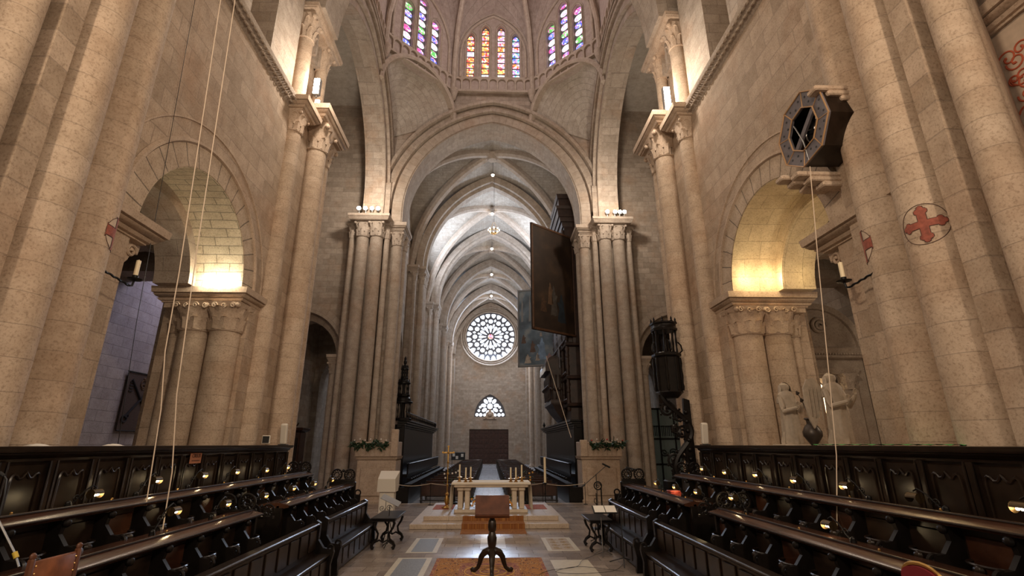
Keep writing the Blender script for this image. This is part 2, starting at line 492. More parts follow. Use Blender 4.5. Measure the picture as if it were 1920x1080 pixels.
def capital(mb, x, y, z0, z1, r, half, leaves=8):
    """carved capital: astragal, bell and two rows of curled leaves below corner volutes"""
    h = z1 - z0
    mb.torus((x, y, z0), r * 1.04, r * .10, n=18, m=6)
    n = 24; rs = []
    for j in range(7):
        q = j / 6
        ring = []
        for k in range(n):
            t = 2 * PI * k / n
            c, s_ = math.cos(t), math.sin(t)
            sq = half / max(abs(c), abs(s_)) * .92
            e = q ** 2.2
            rr = r * (1 - e) + min(sq, half * 1.25) * e
            ring.append((x + rr * c, y + rr * s_, z0 + h * q))
        rs.append(ring)
    mb.rings(rs, True, True)
    for row, (zb, zt, out) in enumerate(((0.02, .52, .62), (.30, .92, 1.0))):
        for k in range(leaves):
            t = 2 * PI * (k + .5 * row) / leaves
            c, s_ = math.cos(t), math.sin(t)
            tx, ty = -s_, c
            w = r * .36 * (1 + .2 * row)
            rs = []
            for q in range(6):
                f = q / 5
                rad = r * 1.02 + (half * .92 - r) * out * f ** 1.9 + (.05 * r if q == 4 else .09 * r if q == 5 else 0)
                zz = z0 + h * (zb + (zt - zb) * (f if q < 5 else .82))
                ww = w * (1.0, 1.15, 1.1, .95, .7, .35)[q]
                th = .075 * r
                rs.append([(x + c * rad + tx * ww, y + s_ * rad + ty * ww, zz), (x + c * (rad + th * 2.2), y + s_ * (rad + th * 2.2), zz),
                           (x + c * rad - tx * ww, y + s_ * rad - ty * ww, zz), (x + c * (rad - th), y + s_ * (rad - th), zz)])
            mb.rings(rs, True, True)
    for sx in (-1, 1):
        for sy in (-1, 1):
            mb.sphere((x + sx * half * .78, y + sy * half * .78, z1 - h * .12), h * .10, 8)

def base_mould(mb, x, y, r, z0, h=0.35):
    mb.lathe((x, y, z0), [(r * 1.5, 0), (r * 1.5, h * .35), (r * 1.42, h * .4), (r * 1.45, h * .55), (r * 1.2, h * .62), (r * 1.15, h * .75), (r * 1.22, h * .85), (r * 1.02, h)], 20)

def shaft(parent, x, y, r, z0, z1, mat, cap=None, half=None, capmat=None, base=True):
    m = MB()
    if base:
        base_mould(m, x, y, r, z0)
    m.cyl((x, y, z0 + (.3 if base else 0)), (x, y, z1), r, r, 28)
    m.build('shaft', mat, parent)
    if cap:
        c = MB(); capital(c, x, y, z1, z1 + cap, r, half or r * 1.5)
        c.build('capital', capmat or M['plain'], parent)

def pier(name, label, cores, shafts, abaci=(), mat='wall', smat='shaft', cmat='plain', group=None, cat='pier'):
    xs = [(c[0] + c[1]) / 2 for c in cores]; ys = [(c[2] + c[3]) / 2 for c in cores]
    t = thing(name, label, cat, (xs[0], ys[0], cores[0][4]), group=group)
    for c in cores:
        m = MB(); m.bbox(c[0], c[1], c[2], c[3], c[4], c[5], .02)
        m.build('pier_core', M[mat], t)
    for sh in shafts:
        shaft(t, *sh[:5], M[smat], *(sh[5:7] if len(sh) > 5 else ()), capmat=M[cmat], base=(sh[7] if len(sh) > 7 else True))
    for a in abaci:
        m = MB(); abacus(m, *a)
        m.build('abacus', M[cmat], t)
    return t

def mx(s, a, b):
    return (s * a, s * b) if s > 0 else (s * b, s * a)

SIDE = {-1: 'left', 1: 'right'}
# ------------------------------------------------------------------ floor
m = MB(); m.box(-17, 17, -2, 24.2, -0.3, 0); m.build('floor', M['floor'], kind='structure', label='stone paved choir floor of worn rectangular slabs')
m = MB(); m.box(-17, 17, 24.2, 74, -0.45, -0.14); m.build('floor_nave', M['navefloor'], kind='structure', label='pale reflective nave floor between the dark pews')
m = MB(); m.box(-6.3, 6.3, 24.0, 24.2, -0.14, 0.004)
m.build('trim_1', M['step'], kind='structure', label='pale stone edge of the choir platform')

# ------------------------------------------------------------------ choir side walls
YA, RA, ZS = 9.58, 1.85, 6.15
for s in (-1, 1):
    nm = SIDE[s]
    m = MB()
    no = [(7.7, 0), (7.7, ZS)] + notch(RA, RA, YA, ZS, ZS)[1:-1] + [(12.0, ZS), (12.0, 0)]
    outline = [(6.3, 0)] + no + [(12.6, 0), (12.6, 12.0), (6.3, 12.0)]
    m.poly(outline, 'X', s * 6.0, s * 7.9)
    m.build('wall_' + nm, M['wall'], kind='structure', label='sandstone side wall of the choir on the %s, with a round arch' % nm)
    m = MB()
    m.poly([(6.3, 12.35), (9.9, 12.35), (9.9, 16.6), (10.5, 17.4), (11.1, 16.6), (11.1, 12.35), (12.6, 12.35), (12.6, 22), (6.3, 22)], 'X', s * 6.15, s * 7.9)
    m.box(*mx(s, 6.9, 7.9), 9.8, 11.2, 12.35, 17.5)
    m.build('wall_upper_' + nm, M['wall2'], kind='structure', label='upper wall of the choir on the %s above the carved string course' % nm)
    # carved string course
    m = MB(); lofted_rect(m, *mx(s, 6.1, 7.8), 6.3, 12.5, [(12.0, 0), (12.03, .05), (12.28, .30), (12.36, .32), (12.40, .30)])
    for k in range(30):
        y = 7.0 + k * .185
        for j in range(2):
            m.T = Matrix.Translation((s * (6.02 - .115 - .10 * j), y + (.08 if j else 0), 12.12 + .09 * j)) @ Matrix.Rotation(s * .8, 4, 'Y')
            m.torus((0, 0, 0), .065, .022, 'X', 8, 5)
    m.T = None
    m.build('trim_2' if s < 0 else 'trim_3', M['plain2'], kind='structure', label='string course carved with foliage along the %s choir wall' % nm)
    # voussoirs and hood moulds of the arch
    m = MB()
    arch_ring(m, YA, 'X', RA, RA, ZS, [(0, s * 5.975), (.46, s * 5.975), (.46, s * 6.2), (0, s * 6.2)], 20)
    m.build('trim_voussoirs_' + nm, M['arc'], kind='structure', label='ring of pale voussoirs round the arch in the %s choir wall' % nm)
    m = MB()
    arch_ring(m, YA, 'X', RA, RA, ZS, [(.46, s * 5.99), (.49, s * 5.93), (.54, s * 5.93), (.57, s * 5.99)], 20)
    arch_ring(m, YA, 'X', RA, RA, ZS, [(.92, s * 6.0), (.93, s * 5.975), (.96, s * 5.975), (.97, s * 6.0)], 20)
    m.build('trim_hood_' + nm, M['plain'], kind='structure', label='thin hood mould over the arch in the %s choir wall' % nm)
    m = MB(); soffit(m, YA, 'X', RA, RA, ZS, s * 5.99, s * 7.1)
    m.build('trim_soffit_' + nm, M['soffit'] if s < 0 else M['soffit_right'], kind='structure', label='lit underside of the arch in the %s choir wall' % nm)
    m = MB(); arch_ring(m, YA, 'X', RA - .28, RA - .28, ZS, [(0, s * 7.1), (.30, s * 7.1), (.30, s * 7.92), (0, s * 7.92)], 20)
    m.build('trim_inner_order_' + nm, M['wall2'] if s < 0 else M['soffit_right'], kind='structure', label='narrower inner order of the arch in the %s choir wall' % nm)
    # near impost with its corbel
    m = MB()
    abacus(m, *mx(s, 5.97, 7.6), 6.3, 8.05, 5.82, 6.15, 1.1)
    for k in range(3):
        pass
    m.build('trim_impost_' + nm, M['plain'], kind='structure', label='moulded impost beside the near column cluster on the %s' % nm)
    m = MB()
    m.poly([(7.68, 5.35), (7.80, 5.38), (7.95, 5.62), (8.08, 5.66), (8.10, 5.82), (7.68, 5.82)], 'X', s * 6.1, s * 6.55)
    m.sphere((s * 6.3, 7.98, 5.6), .11, 8); m.spiral((s * 6.08, 7.90, 5.66), .12, 1.5, .025, 'X')
    m.build('trim_corbel_' + nm, M['plain'], kind='structure', label='small carved corbel under the impost on the %s' % nm)
    # far jamb: paired columns with one long carved capital and abacus
    t = thing('paired_column', ('paired half columns under a carved leafy capital, left choir arch' if s < 0 else 'paired half columns under a scrolled capital, right choir arch'), 'column', (s * 6.8, 12.0, 0))
    for x in (6.42, 7.12):
        shaft(t, s * x, 11.86, .34, 0, 5.12, M['shaft'])
    shaft(t, s * 7.62, 12.02, .19, 0, 5.12, M['shaft'])
    m = MB()
    for x, r in ((6.42, .34), (7.12, .34)):
        capital(m, s * x, 11.86, 5.14, 5.80, r, .49, 10)
    capital(m, s * 7.62, 12.02, 5.12, 5.80, .2, .28, 8)
    m.box(*mx(s, 6.08, 7.85), 11.6, 12.2, 5.68, 5.82)
    for k in range(7):
        m.spiral((s * (6.12 + .22 * k), 11.42, 5.70), .07, 1.3, .018, 'Y', flip=(-1) ** k)
    m.build('capital', M['plain'], t)
    m = MB(); abacus(m, *mx(s, 6.02, 7.9), 11.56, 12.5, 5.80, 6.15, .85); m.build('abacus', M['plain'], t)
    # pier of wall behind the columns
    m = MB(); m.box(*mx(s, 5.985, 8.05), 11.97, 12.62, 0, 6.15); m.build('trim_jamb_' + nm, M['wall'], kind='structure', label='flat jamb behind the paired columns on the %s' % nm)
    # parapet on which things stand behind the stalls
    m = MB(); m.box(*mx(s, 6.02, 7.2), 7.7, 12.0, 0, 2.30); m.build('trim_parapet_' + nm, M['wall'], kind='structure', label='low parapet wall inside the %s arch behind the stalls' % nm)

    # near presbytery cluster
    Lb = 'massive cluster of tall round sandstone shafts at the near %s' % nm
    kx, ky = (1.0, 0.0) if s > 0 else (.98, .06)
    t = pier('clustered_pier', Lb, [],
         [(s * 5.9 * kx, 6.53 + ky, .33, 0, 21), (s * 5.8 * kx, 5.74 + ky, .32, 0, 21), (s * 5.78 * kx, 4.72 + ky, .20, 0, 21)]) if False else thing('clustered_pier', Lb, 'pier', (s * 5.9, 5.9, 0))
    for X_, Y_, R_ in ((5.9, 6.53, .33), (5.8, 5.74, .32), (5.78, 4.72, .20)):
        shaft(t, s * X_ * kx, Y_ + ky, R_, 0, 21, M['shaft'])
    for pl in ([(5.84, 4.6), (6.0, 4.6), (7.0, 5.3), (7.0, 6.3), (5.995, 6.3), (5.995, 7.15), (5.84, 7.15)], [(5.60 * kx, 5.02 + ky), (5.84, 5.02 + ky), (5.84, 5.34 + ky), (5.60 * kx, 5.30 + ky)]):
        m = MB(); m.poly([(s * a, b) for a, b in pl], 'Z', 0, 22); m.build('pier_core', M['wall'], t)
    m = MB(); m.box(*mx(s, 7.0, 7.9), -1, 6.3, 0, 22); m.build('wall_presbytery_' + nm, M['wall2'], kind='structure', label='recessed presbytery wall at the %s edge, beyond the near shafts' % nm)
    # east crossing pier
    pier('crossing_pier', 'clustered pier on the %s between choir arch and transept, flood on its capital' % nm,
         [(*mx(s, 6.08, 8.6), 12.65, 14.9, 0, 12.35), (*mx(s, 5.93, 6.2), 13.0, 15.1, 0, 12.35), (*mx(s, 6.35, 8.6), 12.65, 14.9, 12.8, 16.3)],
         [(s * 5.96, 12.72, .25, 0, 11.35, .65, .36), (s * 5.72, 14.05, .31, 0, 11.55, .85, .52), (s * 5.86, 14.95, .24, 0, 11.55, .85, .42),
          (s * 6.2, 13.15, .25, 12.8, 15.2, .85, .42, False), (s * 6.15, 14.6, .2, 12.8, 15.2, .85, .36, False)],
         [(*mx(s, 5.62, 6.6), 12.4, 13.2, 12.0, 12.35), (*mx(s, 5.35, 6.9), 13.35, 15.2, 12.40, 12.80), (*mx(s, 5.95, 7.2), 12.9, 15.2, 16.05, 16.4)])
    # blocks from which the high arches rise
    m = MB()
    m.box(*mx(s, 6.0, 7.6), 12.95, 13.5, 16.4, 22); m.poly([(13.9, 16.4), (15.2, 16.4), (15.2, 22), (13.4, 22)], 'X', s * 6.05, s * 7.6)
    m.build('wall_crossing_' + nm, M['wall2'], kind='structure', label='springing masonry above the %s crossing pier' % nm)
    # transept arch
    C0, HA, RI, SP = 20.4, 5.6, 6.0, 16.4
    m = MB()
    no = notch(HA, RI, C0, SP, 15.0)
    m.poly([(15.0 - .05, 15.0)] + no + [(26.5, 15.0), (26.5, 24.2), (14.95, 24.2)], 'X', s * 6.3, s * 7.5)
    m.build('wall_transept_' + nm, M['wall2'], kind='structure', label='wall above the tall pointed arch into the %s transept' % nm)
    m = MB()
    for o0, o1, d0 in ((-.02, .42, 6.35), (.42, .55, 6.12), (.55, 1.0, 6.22), (1.0, 1.12, 6.05), (1.12, 1.5, 6.18), (1.5, 1.62, 6.08)):
        arch_ring(m, C0, 'X', HA, RI, SP, [(o0, s * d0), (o1, s * d0), (o1, s * 6.5), (o0, s * 6.5)], 18, stilt=1.2)
    m.build('trim_transept_arch_' + nm, M['arc2'], kind='structure', label='moulded rings of the pointed arch into the %s transept' % nm)
    # transept box
    m = MB()
    A = s * 10.2; ax0, ax1 = sorted((s * 8.25, s * 12.2))
    ac, ah = (ax0 + ax1) / 2, (ax1 - ax0) / 2
    x0, x1 = sorted((s * 7.9, s * 16))
    m.poly([(x0, 0)] + notch(ah, ah * 1.25, ac, 7.2, 0) + [(x1, 0), (x1, 24), (x0, 24)], 'Y', 27.2, 28.4)
    m.build('wall_transept_west_' + nm, M['wall2'], kind='structure', label='west wall of the %s transept above the aisle arch' % nm)
    m = MB(); arch_ring(m, ac, 'Y', ah, ah * 1.25, 7.2, [(0, 27.1), (.5, 27.1), (.5, 27.3), (0, 27.3)], 14)
    arch_ring(m, ac, 'Y', ah - .4, ah * 1.25 - .4, 7.2, [(0, 27.6), (.42, 27.6), (.42, 28.2), (0, 28.2)], 14)
    m.build('trim_aisle_arch_' + nm, M['arc2'], kind='structure', label='pointed arch from the %s transept into the side aisle' % nm)
    t = thing('aisle_column', 'slender column with a moulded capital carrying the %s aisle arch' % nm, 'column', (s * 8.4, 27.0, 0))
    shaft(t, s * 8.5, 27.05, .22, 0, 6.2, M['shaft2'], .6, .36, M['plain2'])
    m = MB(); abacus(m, *mx(s, 8.0, 8.75), 26.8, 28.2, 6.8, 7.2, .6); m.build('abacus', M['plain2'], t)
    m = MB(); m.box(*mx(s, 16, 17), 14, 28, 0, 24); m.build('wall_transept_end_' + nm, M['wall2'], kind='structure', label='end wall of the %s transept' % nm)
    m = MB(); m.box(*mx(s, 7.9, 16), 14.2, 15.2, 7.5, 24); m.build('wall_transept_east_' + nm, M['wall2'], kind='structure', label='east wall of the %s transept' % nm)
    m = MB(); m.box(*mx(s, 6.3, 17), 14, 28.4, 23.6, 24.2); m.build('ceiling_transept_' + nm, M['web'], kind='structure', label='vault of the %s transept' % nm)

    # side aisle of the choir seen through the arch
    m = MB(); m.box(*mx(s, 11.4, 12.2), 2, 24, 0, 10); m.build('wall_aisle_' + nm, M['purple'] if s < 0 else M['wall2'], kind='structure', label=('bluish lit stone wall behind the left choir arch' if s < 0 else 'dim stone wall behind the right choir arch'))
    m = MB(); m.box(*mx(s, 7.8, 12.2), 2, 15, 9.2, 9.8); m.build('ceiling_aisle_' + nm, M['web'], kind='structure', label='vault of the %s choir aisle' % nm)
    m = MB()
    c = s * 9.7
    m.poly([(c - 1.75, 5.4)] + notch(1.45, 1.6, c, 6.1, 5.4) + [(c + 1.75, 5.4), (c + 1.75, 9.2), (c - 1.75, 9.2)], 'Y', 12.2, 13.1)
    m.build('trim_aisle_rib_' + nm, M['wall2'], kind='structure', label='grey cross arch in the %s choir aisle' % nm)

    # west crossing pier
    pier('crossing_pier', 'tall grey clustered pier on the %s behind the stone pulpit, flood on its capital' % nm,
         [(*mx(s, 5.75, 7.85), 26.9, 28.3, -.14, 14.9), (*mx(s, 6.9, 8.2), 26.55, 27.2, -.14, 15.0)],
         [(s * 8.08, 26.5, .15, 0, 13.9, .9, .3), (s * 7.42, 26.35, .36, 0, 13.9, .9, .5), (s * 6.62, 26.3, .36, 0, 13.9, .9, .5), (s * 6.08, 26.55, .16, 0, 13.9, .9, .3),
          (s * 5.52, 26.9, .30, 0, 13.6, .8, .45), (s * 5.42, 27.7, .30, 0, 13.6, .8, .45)],
         [(*mx(s, 5.95, 8.1), 25.75, 27.2, 14.8, 15.15, .5), (*mx(s, 5.15, 6.2), 26.45, 28.2, 14.4, 14.9, .9)][:2], 'wall2', 'shaft2', 'plain2')

for s in (-1, 1):
    m = MB(); m.box(*mx(s, 6.0, 7.0), 26.15, 26.65, 15.1, 17.4); m.build('wall_shoulder_' + SIDE[s], M['wall2'], kind='structure', label='masonry shoulder above the capitals of the far %s crossing pier' % SIDE[s])
# ------------------------------------------------------------------ west wall of the crossing, drum and dome
m = MB()
no = notch(5.3, 6.2, 0, 15.8, 14.9, 18)
m.poly([(-6.6, 14.9)] + no + [(6.6, 14.9), (6.6, 24.2), (-6.6, 24.2)], 'Y', 26.6, 28.3)
m.build('wall_crossing_west', M['wall2'], kind='structure', label='wall over the great pointed arch that opens into the nave')
m = MB()
for o0, o1, d0, d1 in ((-.02, .05, 26.55, 28.35), (.05, .62, 26.5, 26.8), (.62, .70, 26.72, 26.8), (.70, .86, 26.28, 26.8), (.86, 1.20, 26.45, 26.8), (1.20, 1.28, 26.66, 26.8), (1.28, 1.48, 26.18, 26.8), (1.48, 1.6, 26.45, 26.8)):
    arch_ring(m, 0, 'Y', 5.3, 6.2, 15.8, [(o0, d0), (o1, d0), (o1, d1), (o0, d1)], 20, stilt=.9)
m.build('trim_4', M['arc2'], kind='structure', label='moulded rings of the great pointed arch into the nave')

OC = Vector((0, 20.2)); AP = 6.3; HS = AP * math.tan(PI / 8)
def oct_corner(i):
    t = PI / 2 - PI / 8 + i * PI / 4        # corner 0: right end of the west side
    R_ = AP / math.cos(PI / 8)
    return Vector((OC.x + R_ * math.cos(t), OC.y + R_ * math.sin(t)))
CN = [oct_corner(i) for i in range(8)]     # side i runs from corner i to corner i+1; side 0 is the west side
ZB, ZR = 24.2, 26.6
def lunette_h(u):
    """height of the window wall above its side, u in -1..1"""
    k = arc_k(1.0, 1.65)
    return ZR + 4.7 * math.sqrt(max(0, (1 + k) ** 2 - (abs(u) + k) ** 2)) / 1.65
def side_frame(i):
    a, b = CN[i], CN[(i + 1) % 8]
    mid = (a + b) / 2; d = (a - b).normalized()        # d: along the side, to the right seen from inside for side 0
    n = (mid - OC).normalized()
    return Matrix(((d.x, n.x, 0, mid.x), (d.y, n.y, 0, mid.y), (0, 0, 1, 0), (0, 0, 0, 1)))   # local: x along, y outward, z up

GL = {}
def glass(name, cols, strength=1.0):
    m_, nt, b, N, L = mat_new(name)
    geo = N('ShaderNodeNewGeometry'); tc = N('ShaderNodeTexCoord')
    vo = N('ShaderNodeTexVoronoi'); vo.inputs['Scale'].default_value = 9.0
    L(geo.outputs['Position'], vo.inputs['Vector'])
    r = N('ShaderNodeValToRGB'); r.color_ramp.interpolation = 'CONSTANT'
    sp = N('ShaderNodeSeparateColor'); L(vo.outputs['Color'], sp.inputs[0])
    L(sp.outputs[0], r.inputs['Fac'])
    els = r.color_ramp.elements
    while len(els) < len(cols): els.new(0.5)
    for k, c in enumerate(cols):
        els[k].position = k / len(cols); els[k].color = (*c, 1)
    L(r.outputs['Color'], b.inputs['Emission Color']); b.inputs['Emission Strength'].default_value = strength
    b.inputs['Base Color'].default_value = (0.05, 0.05, 0.05, 1)
    return m_
RED, ORA, YEL, WHI, BLU, TEA, PIN, GRN, VIO = (0.85, .05, .05), (1, .30, .05), (1, .62, .2), (1.0, .96, .92), (.10, .13, .80), (.05, .50, .50), (1, .35, .55), (.12, .55, .12), (.45, .25, .8)
GL['fire'] = glass('red_yellow_stained_glass', [RED, ORA, YEL, WHI, ORA, RED, YEL, PIN], 1.15)
GL['pink'] = glass('pink_red_stained_glass', [PIN, WHI, RED, PIN, ORA, WHI, PIN], 1.15)
GL['teal'] = glass('teal_violet_stained_glass', [TEA, WHI, VIO, PIN, (.5, .8, .85), WHI, BLU], 1.1)
GL['white'] = glass('pale_stained_glass', [WHI, (.8, .85, .95), (.9, .8, .75), WHI, PIN], 1.3)
GL['green'] = glass('green_stained_glass', [GRN, WHI, GRN, (.8, .2, .5), (.3, .7, .2)], 1.0)
GL['blue'] = glass('blue_stained_glass', [BLU, WHI, VIO, BLU, PIN, (.2, .3, .9)], 1.0)
GL['magenta'] = glass('magenta_stained_glass', [(.7, .05, .4), WHI, PIN, VIO, (.8, .1, .3)], 1.0)

wn = 0
for i in range(8):
    F_ = side_frame(i)
    m = MB(); m.T = F_
    diag = i % 2 == 1
    N_ = 16
    top = [(HS * (1 - 2 * k / N_), lunette_h(1 - 2 * k / N_)) for k in range(N_ + 1)]
    outline = [(-HS, ZB), (HS, ZB)] + top
    if i in (0, 1, 7):
        if i == 0:
            lan = [(-1.52, 25.4, 29.1), (-.53, 25.4, 29.75), (.53, 25.4, 29.75), (1.52, 25.4, 29.1)]
        else:
            lan = [(-1.05, 25.5, 28.9), (0, 25.5, 29.9), (1.05, 25.5, 28.9)]
        holes = []
        for cx_, z0, z1 in lan:
            hw = .26 if i == 0 else .34
            holes.append([(cx_ - hw, z0), (cx_ + hw, z0)] + [(cx_ + x, z1 - .45 + z) for x, z, _ in arch_pts(hw, .45, 0, 5)])
        m.poly(outline, 'Y', 0, .35, holes)
    else:
        m.poly(outline, 'Y', 0, .35)
    m.build('wall_drum', M['domeweb'], kind='structure', label='side of the octagonal drum under the dome')
    # blind arcade band and cornice below the windows
    if i in (0, 1, 7, 2, 6):
        m = MB(); m.T = F_
        na = 9; st = 2 * HS / na
        m.box(-HS, HS, -.22, 0, ZB, ZB + .10); m.box(-HS, HS, -.16, 0, ZB + .10, ZB + .2)
        m.box(-HS, HS, -.10, 0, ZB + 1.12, ZB + 1.25)
        for k in range(na + 1):
            xk = -HS + k * st
            m.box(max(-HS, xk - .05), min(HS, xk + .05), -.14, 0, ZB + .2, ZB + 1.12)
            if k < na:
                ap = arch_pts(st / 2 - .05, .22, 0, 5)
                pl = [(xk, ZB + 1.13), (xk, ZB + .82), (xk + .05, ZB + .82)] + [(xk + st / 2 + x, ZB + .82 + z) for x, z, _ in reversed(ap)][1:-1] + [(xk + st - .05, ZB + .82), (xk + st, ZB + .82), (xk + st, ZB + 1.13)]
                m.poly(pl, 'Y', -.13, 0)
        m.build('trim_arcade', M['plain2'], kind='structure', label='blind arcade band below the stained windows of the drum')
    if i in (0, 1, 7):
        m = MB(); m.T = F_
        # outer arch mould round the window group
        for (cx_, z0, z1) in lan:
            hw = (.26 if i == 0 else .34)
            for e, dd, r_ in ((.06, -.04, .045), (.16, -.02, .03)):
                pts = [(cx_ - hw - e, dd, z0)] + [(cx_ + x, dd, z1 - .45 + z) for x, z, _ in reversed(arch_pts(hw + e, .45 + e * 1.3, 0, 5))] + [(cx_ + hw + e, dd, z0)]
                m.tube(pts, r_, 6)
        k_ = 2.15
        for e, r_ in ((0, .09), (.22, .06)):
            pts = [(-k_ - e, -.06, ZB + 1.2)] + [(x, -.06, ZB + 3.1 + z) for x, z, _ in reversed(arch_pts(k_ + e, 3.2 + e, 0, 12))] + [(k_ + e, -.06, ZB + 1.2)]
            if e == 0 or i == 0:
                m.tube([p for p in pts if p[2] < lunette_h(p[0] / HS) + .1], r_, 8)
        m.build('trim_window_arch', M['plain2'], kind='structure', label='mouldings round the stained lancets of the drum')
        for q, (cx_, z0, z1) in enumerate(lan):
            wn += 1
            hw = .26 if i == 0 else .34
            lead = MB(); lead.T = F_
            hs_ = []
            t = thing('window_%d' % wn, None, None, tuple(F_ @ Vector((cx_, .2, z0))), kind='structure')
            t['label'] = ('stained lancet of square panels in the central group under the dome' if i == 0 else 'stained lancet of round medallions on a diagonal side of the drum')
            zz = z0; kk = 0
            panes = []
            pw = hw - .03
            if i == 0:
                while zz < z1 - .55:
                    h = .46
                    hs_.append([(cx_ - pw, zz + .03), (cx_ + pw, zz + .03), (cx_ + pw, zz + h - .05), (cx_ - pw, zz + h - .05)])
                    zz += h; kk += 1
                hs_.append([(cx_ - pw, zz + .03), (cx_ + pw, zz + .03)] + [(cx_ + x, z1 - .50 + z) for x, z, _ in arch_pts(pw, .42, 0, 4)])
            else:
                while zz + .3 < z1 - .1:
                    zc = zz + .29
                    ry = min(.25, z1 - zc - .05)
                    hs_.append([(cx_ + pw * math.cos(2 * PI * a / 16), zc + ry * math.sin(2 * PI * a / 16)) for a in range(16)])
                    zz += .56
            seq = (['fire', 'fire', 'fire', 'fire', 'white', 'fire'] if (i, q) == (0, 0) else ['fire'] if (i, q) == (0, 1) else ['pink', 'fire', 'pink', 'pink'] if (i, q) == (0, 2) else ['teal', 'teal', 'pink']) if i == 0 else ['blue', 'white', 'magenta', 'white', 'blue', 'green', 'white']
            outl = [(cx_ - hw - .04, z0 - .04), (cx_ + hw + .04, z0 - .04)] + [(cx_ + x, z1 - .45 + z) for x, z, _ in arch_pts(hw + .04, .49, 0, 5)]
            lead.poly(outl, 'Y', .16, .20, hs_)
            ld = lead.build('window_lead', M['grout'], t)
            for a, hl in enumerate(hs_):
                g = MB(); g.T = F_; g.poly(hl, 'Y', .175, .185)
                key = seq[(a + q * 2) % len(seq)]
                if i == 0 and a == 0 and q in (1, 2): key = 'white'
                g.build('window_pane', GL[key], ld)
# dome ribs and webs
ZK = 34.6
def rib_z(v):
    k = arc_k(1.0, 1.5)
    return ZR + (ZK - ZR) * math.sqrt(max(0, (1 + k) ** 2 - (1 - v + k) ** 2)) / 1.5 if v > 0 else ZR
m = MB()
for i in range(8):
    a, b = CN[i], CN[(i + 1) % 8]
    nu, nv = 12, 14
    rs = []; uv = []
    for j in range(nv + 1):
        v = j / nv * .985
        ring = []; u_ = []
        for k in range(nu + 1):
            u = -1 + 2 * k / nu
            p = a.lerp(b, k / nu); p = OC + (p - OC) * (1 - v)
            z = rib_z(v) + (lunette_h(u) - ZR) * (1 - v) ** 2.2
            ring.append((p.x, p.y, z)); u_.append((u * 2.6 * (1 - v) + 10 * i + 10, v * 9 + .3 * abs(u)))
        rs.append(ring); uv.append(u_)
    m.rings(rs, False, False, uv)
m.build('ceiling_dome', M['domeweb'], kind='structure', label='eight sided ribbed vault above the crossing')
m = MB()
for i in range(8):
    a = CN[i]
    pts = [(a.x * .985 + OC.x * .015, a.y * .985 + OC.y * .015, ZB + .1), ((a.x - OC.x) * .97 + OC.x, (a.y - OC.y) * .97 + OC.y, ZR)]
    for j in range(1, 15):
        v = j / 14 * .98
        p = OC + (a - OC) * (1 - v) * .97
        pts.append((p.x, p.y, rib_z(v) - .12))
    m.tube(pts, .17, 8)
    m.lathe((a.x * .97 + OC.x * .03, OC.y + (a.y - OC.y) * .97, ZB - .75), [(.05, 0), (.16, .15), (.24, .5), (.3, .72), (.3, .85)], 12)
m.build('trim_dome_ribs', M['plain2'], kind='structure', label='ribs of the dome rising from corbels at the corners of the drum')
# squinches under the diagonal sides
for i in (1, 7):
    F_ = side_frame(i)
    m = MB(); m.T = F_
    arch_ring(m, 0, 'Y', HS - .05, 1.75, 22.0, [(0, -.28), (.10, -.34), (.26, -.30), (.30, 0), (.30, .3), (0, .3)], 14)
    m.build('trim_squinch_%d' % i, M['plain2'], kind='structure', label='squinch arch across the corner of the crossing')
    m = MB(); m.T = F_
    pts = arch_pts(HS - .05, 1.75, .25, 14)
    m.poly([(-HS, ZB + .1), (HS, ZB + .1)] + [(x * 1.0, 22.0 + z) for x, z, _ in pts], 'Y', 0, .3)
    inner = arch_pts(HS - .05, 1.75, 0, 14)
    rs = []; uv = []
    for j in range(7):
        q = j / 6
        rs.append([(x * (1 - q) , .1 + q * (HS - .05), 22.0 - 1.2 * q + z * (1 - q) ** .6) for x, z, _ in inner])
        uv.append([(l * (1 - q * .6), q * 3) for _, _, l in inner])
    m.rings(rs, False, False, uv)
    m.build('wall_squinch_%d' % i, M['web'], kind='structure', label='hollow corner behind the squinch arch')
# presbytery arch high over the choir entrance
m = MB()
arch_ring(m, 0, 'Y', 5.6, 6.2, 16.4, [(0, 12.9), (.8, 12.9), (.8, 14.3), (0, 14.3)], 16)
m.build('trim_5', M['arc2'], kind='structure', label='high arch between the choir and the crossing')
m = MB(); m.poly([(-7.5, 17.5), (-5.6, 17.5)] + [(x, 16.4 + z) for x, z, _ in reversed(arch_pts(5.6, 6.2, .7, 12))][2:-2] + [(5.6, 17.5), (7.5, 17.5), (7.5, 24.2), (-7.5, 24.2)], 'Y', 13.3, 13.8)
m.build('wall_crossing_east', M['wall2'], kind='structure', label='wall above the high arch at the choir entrance')

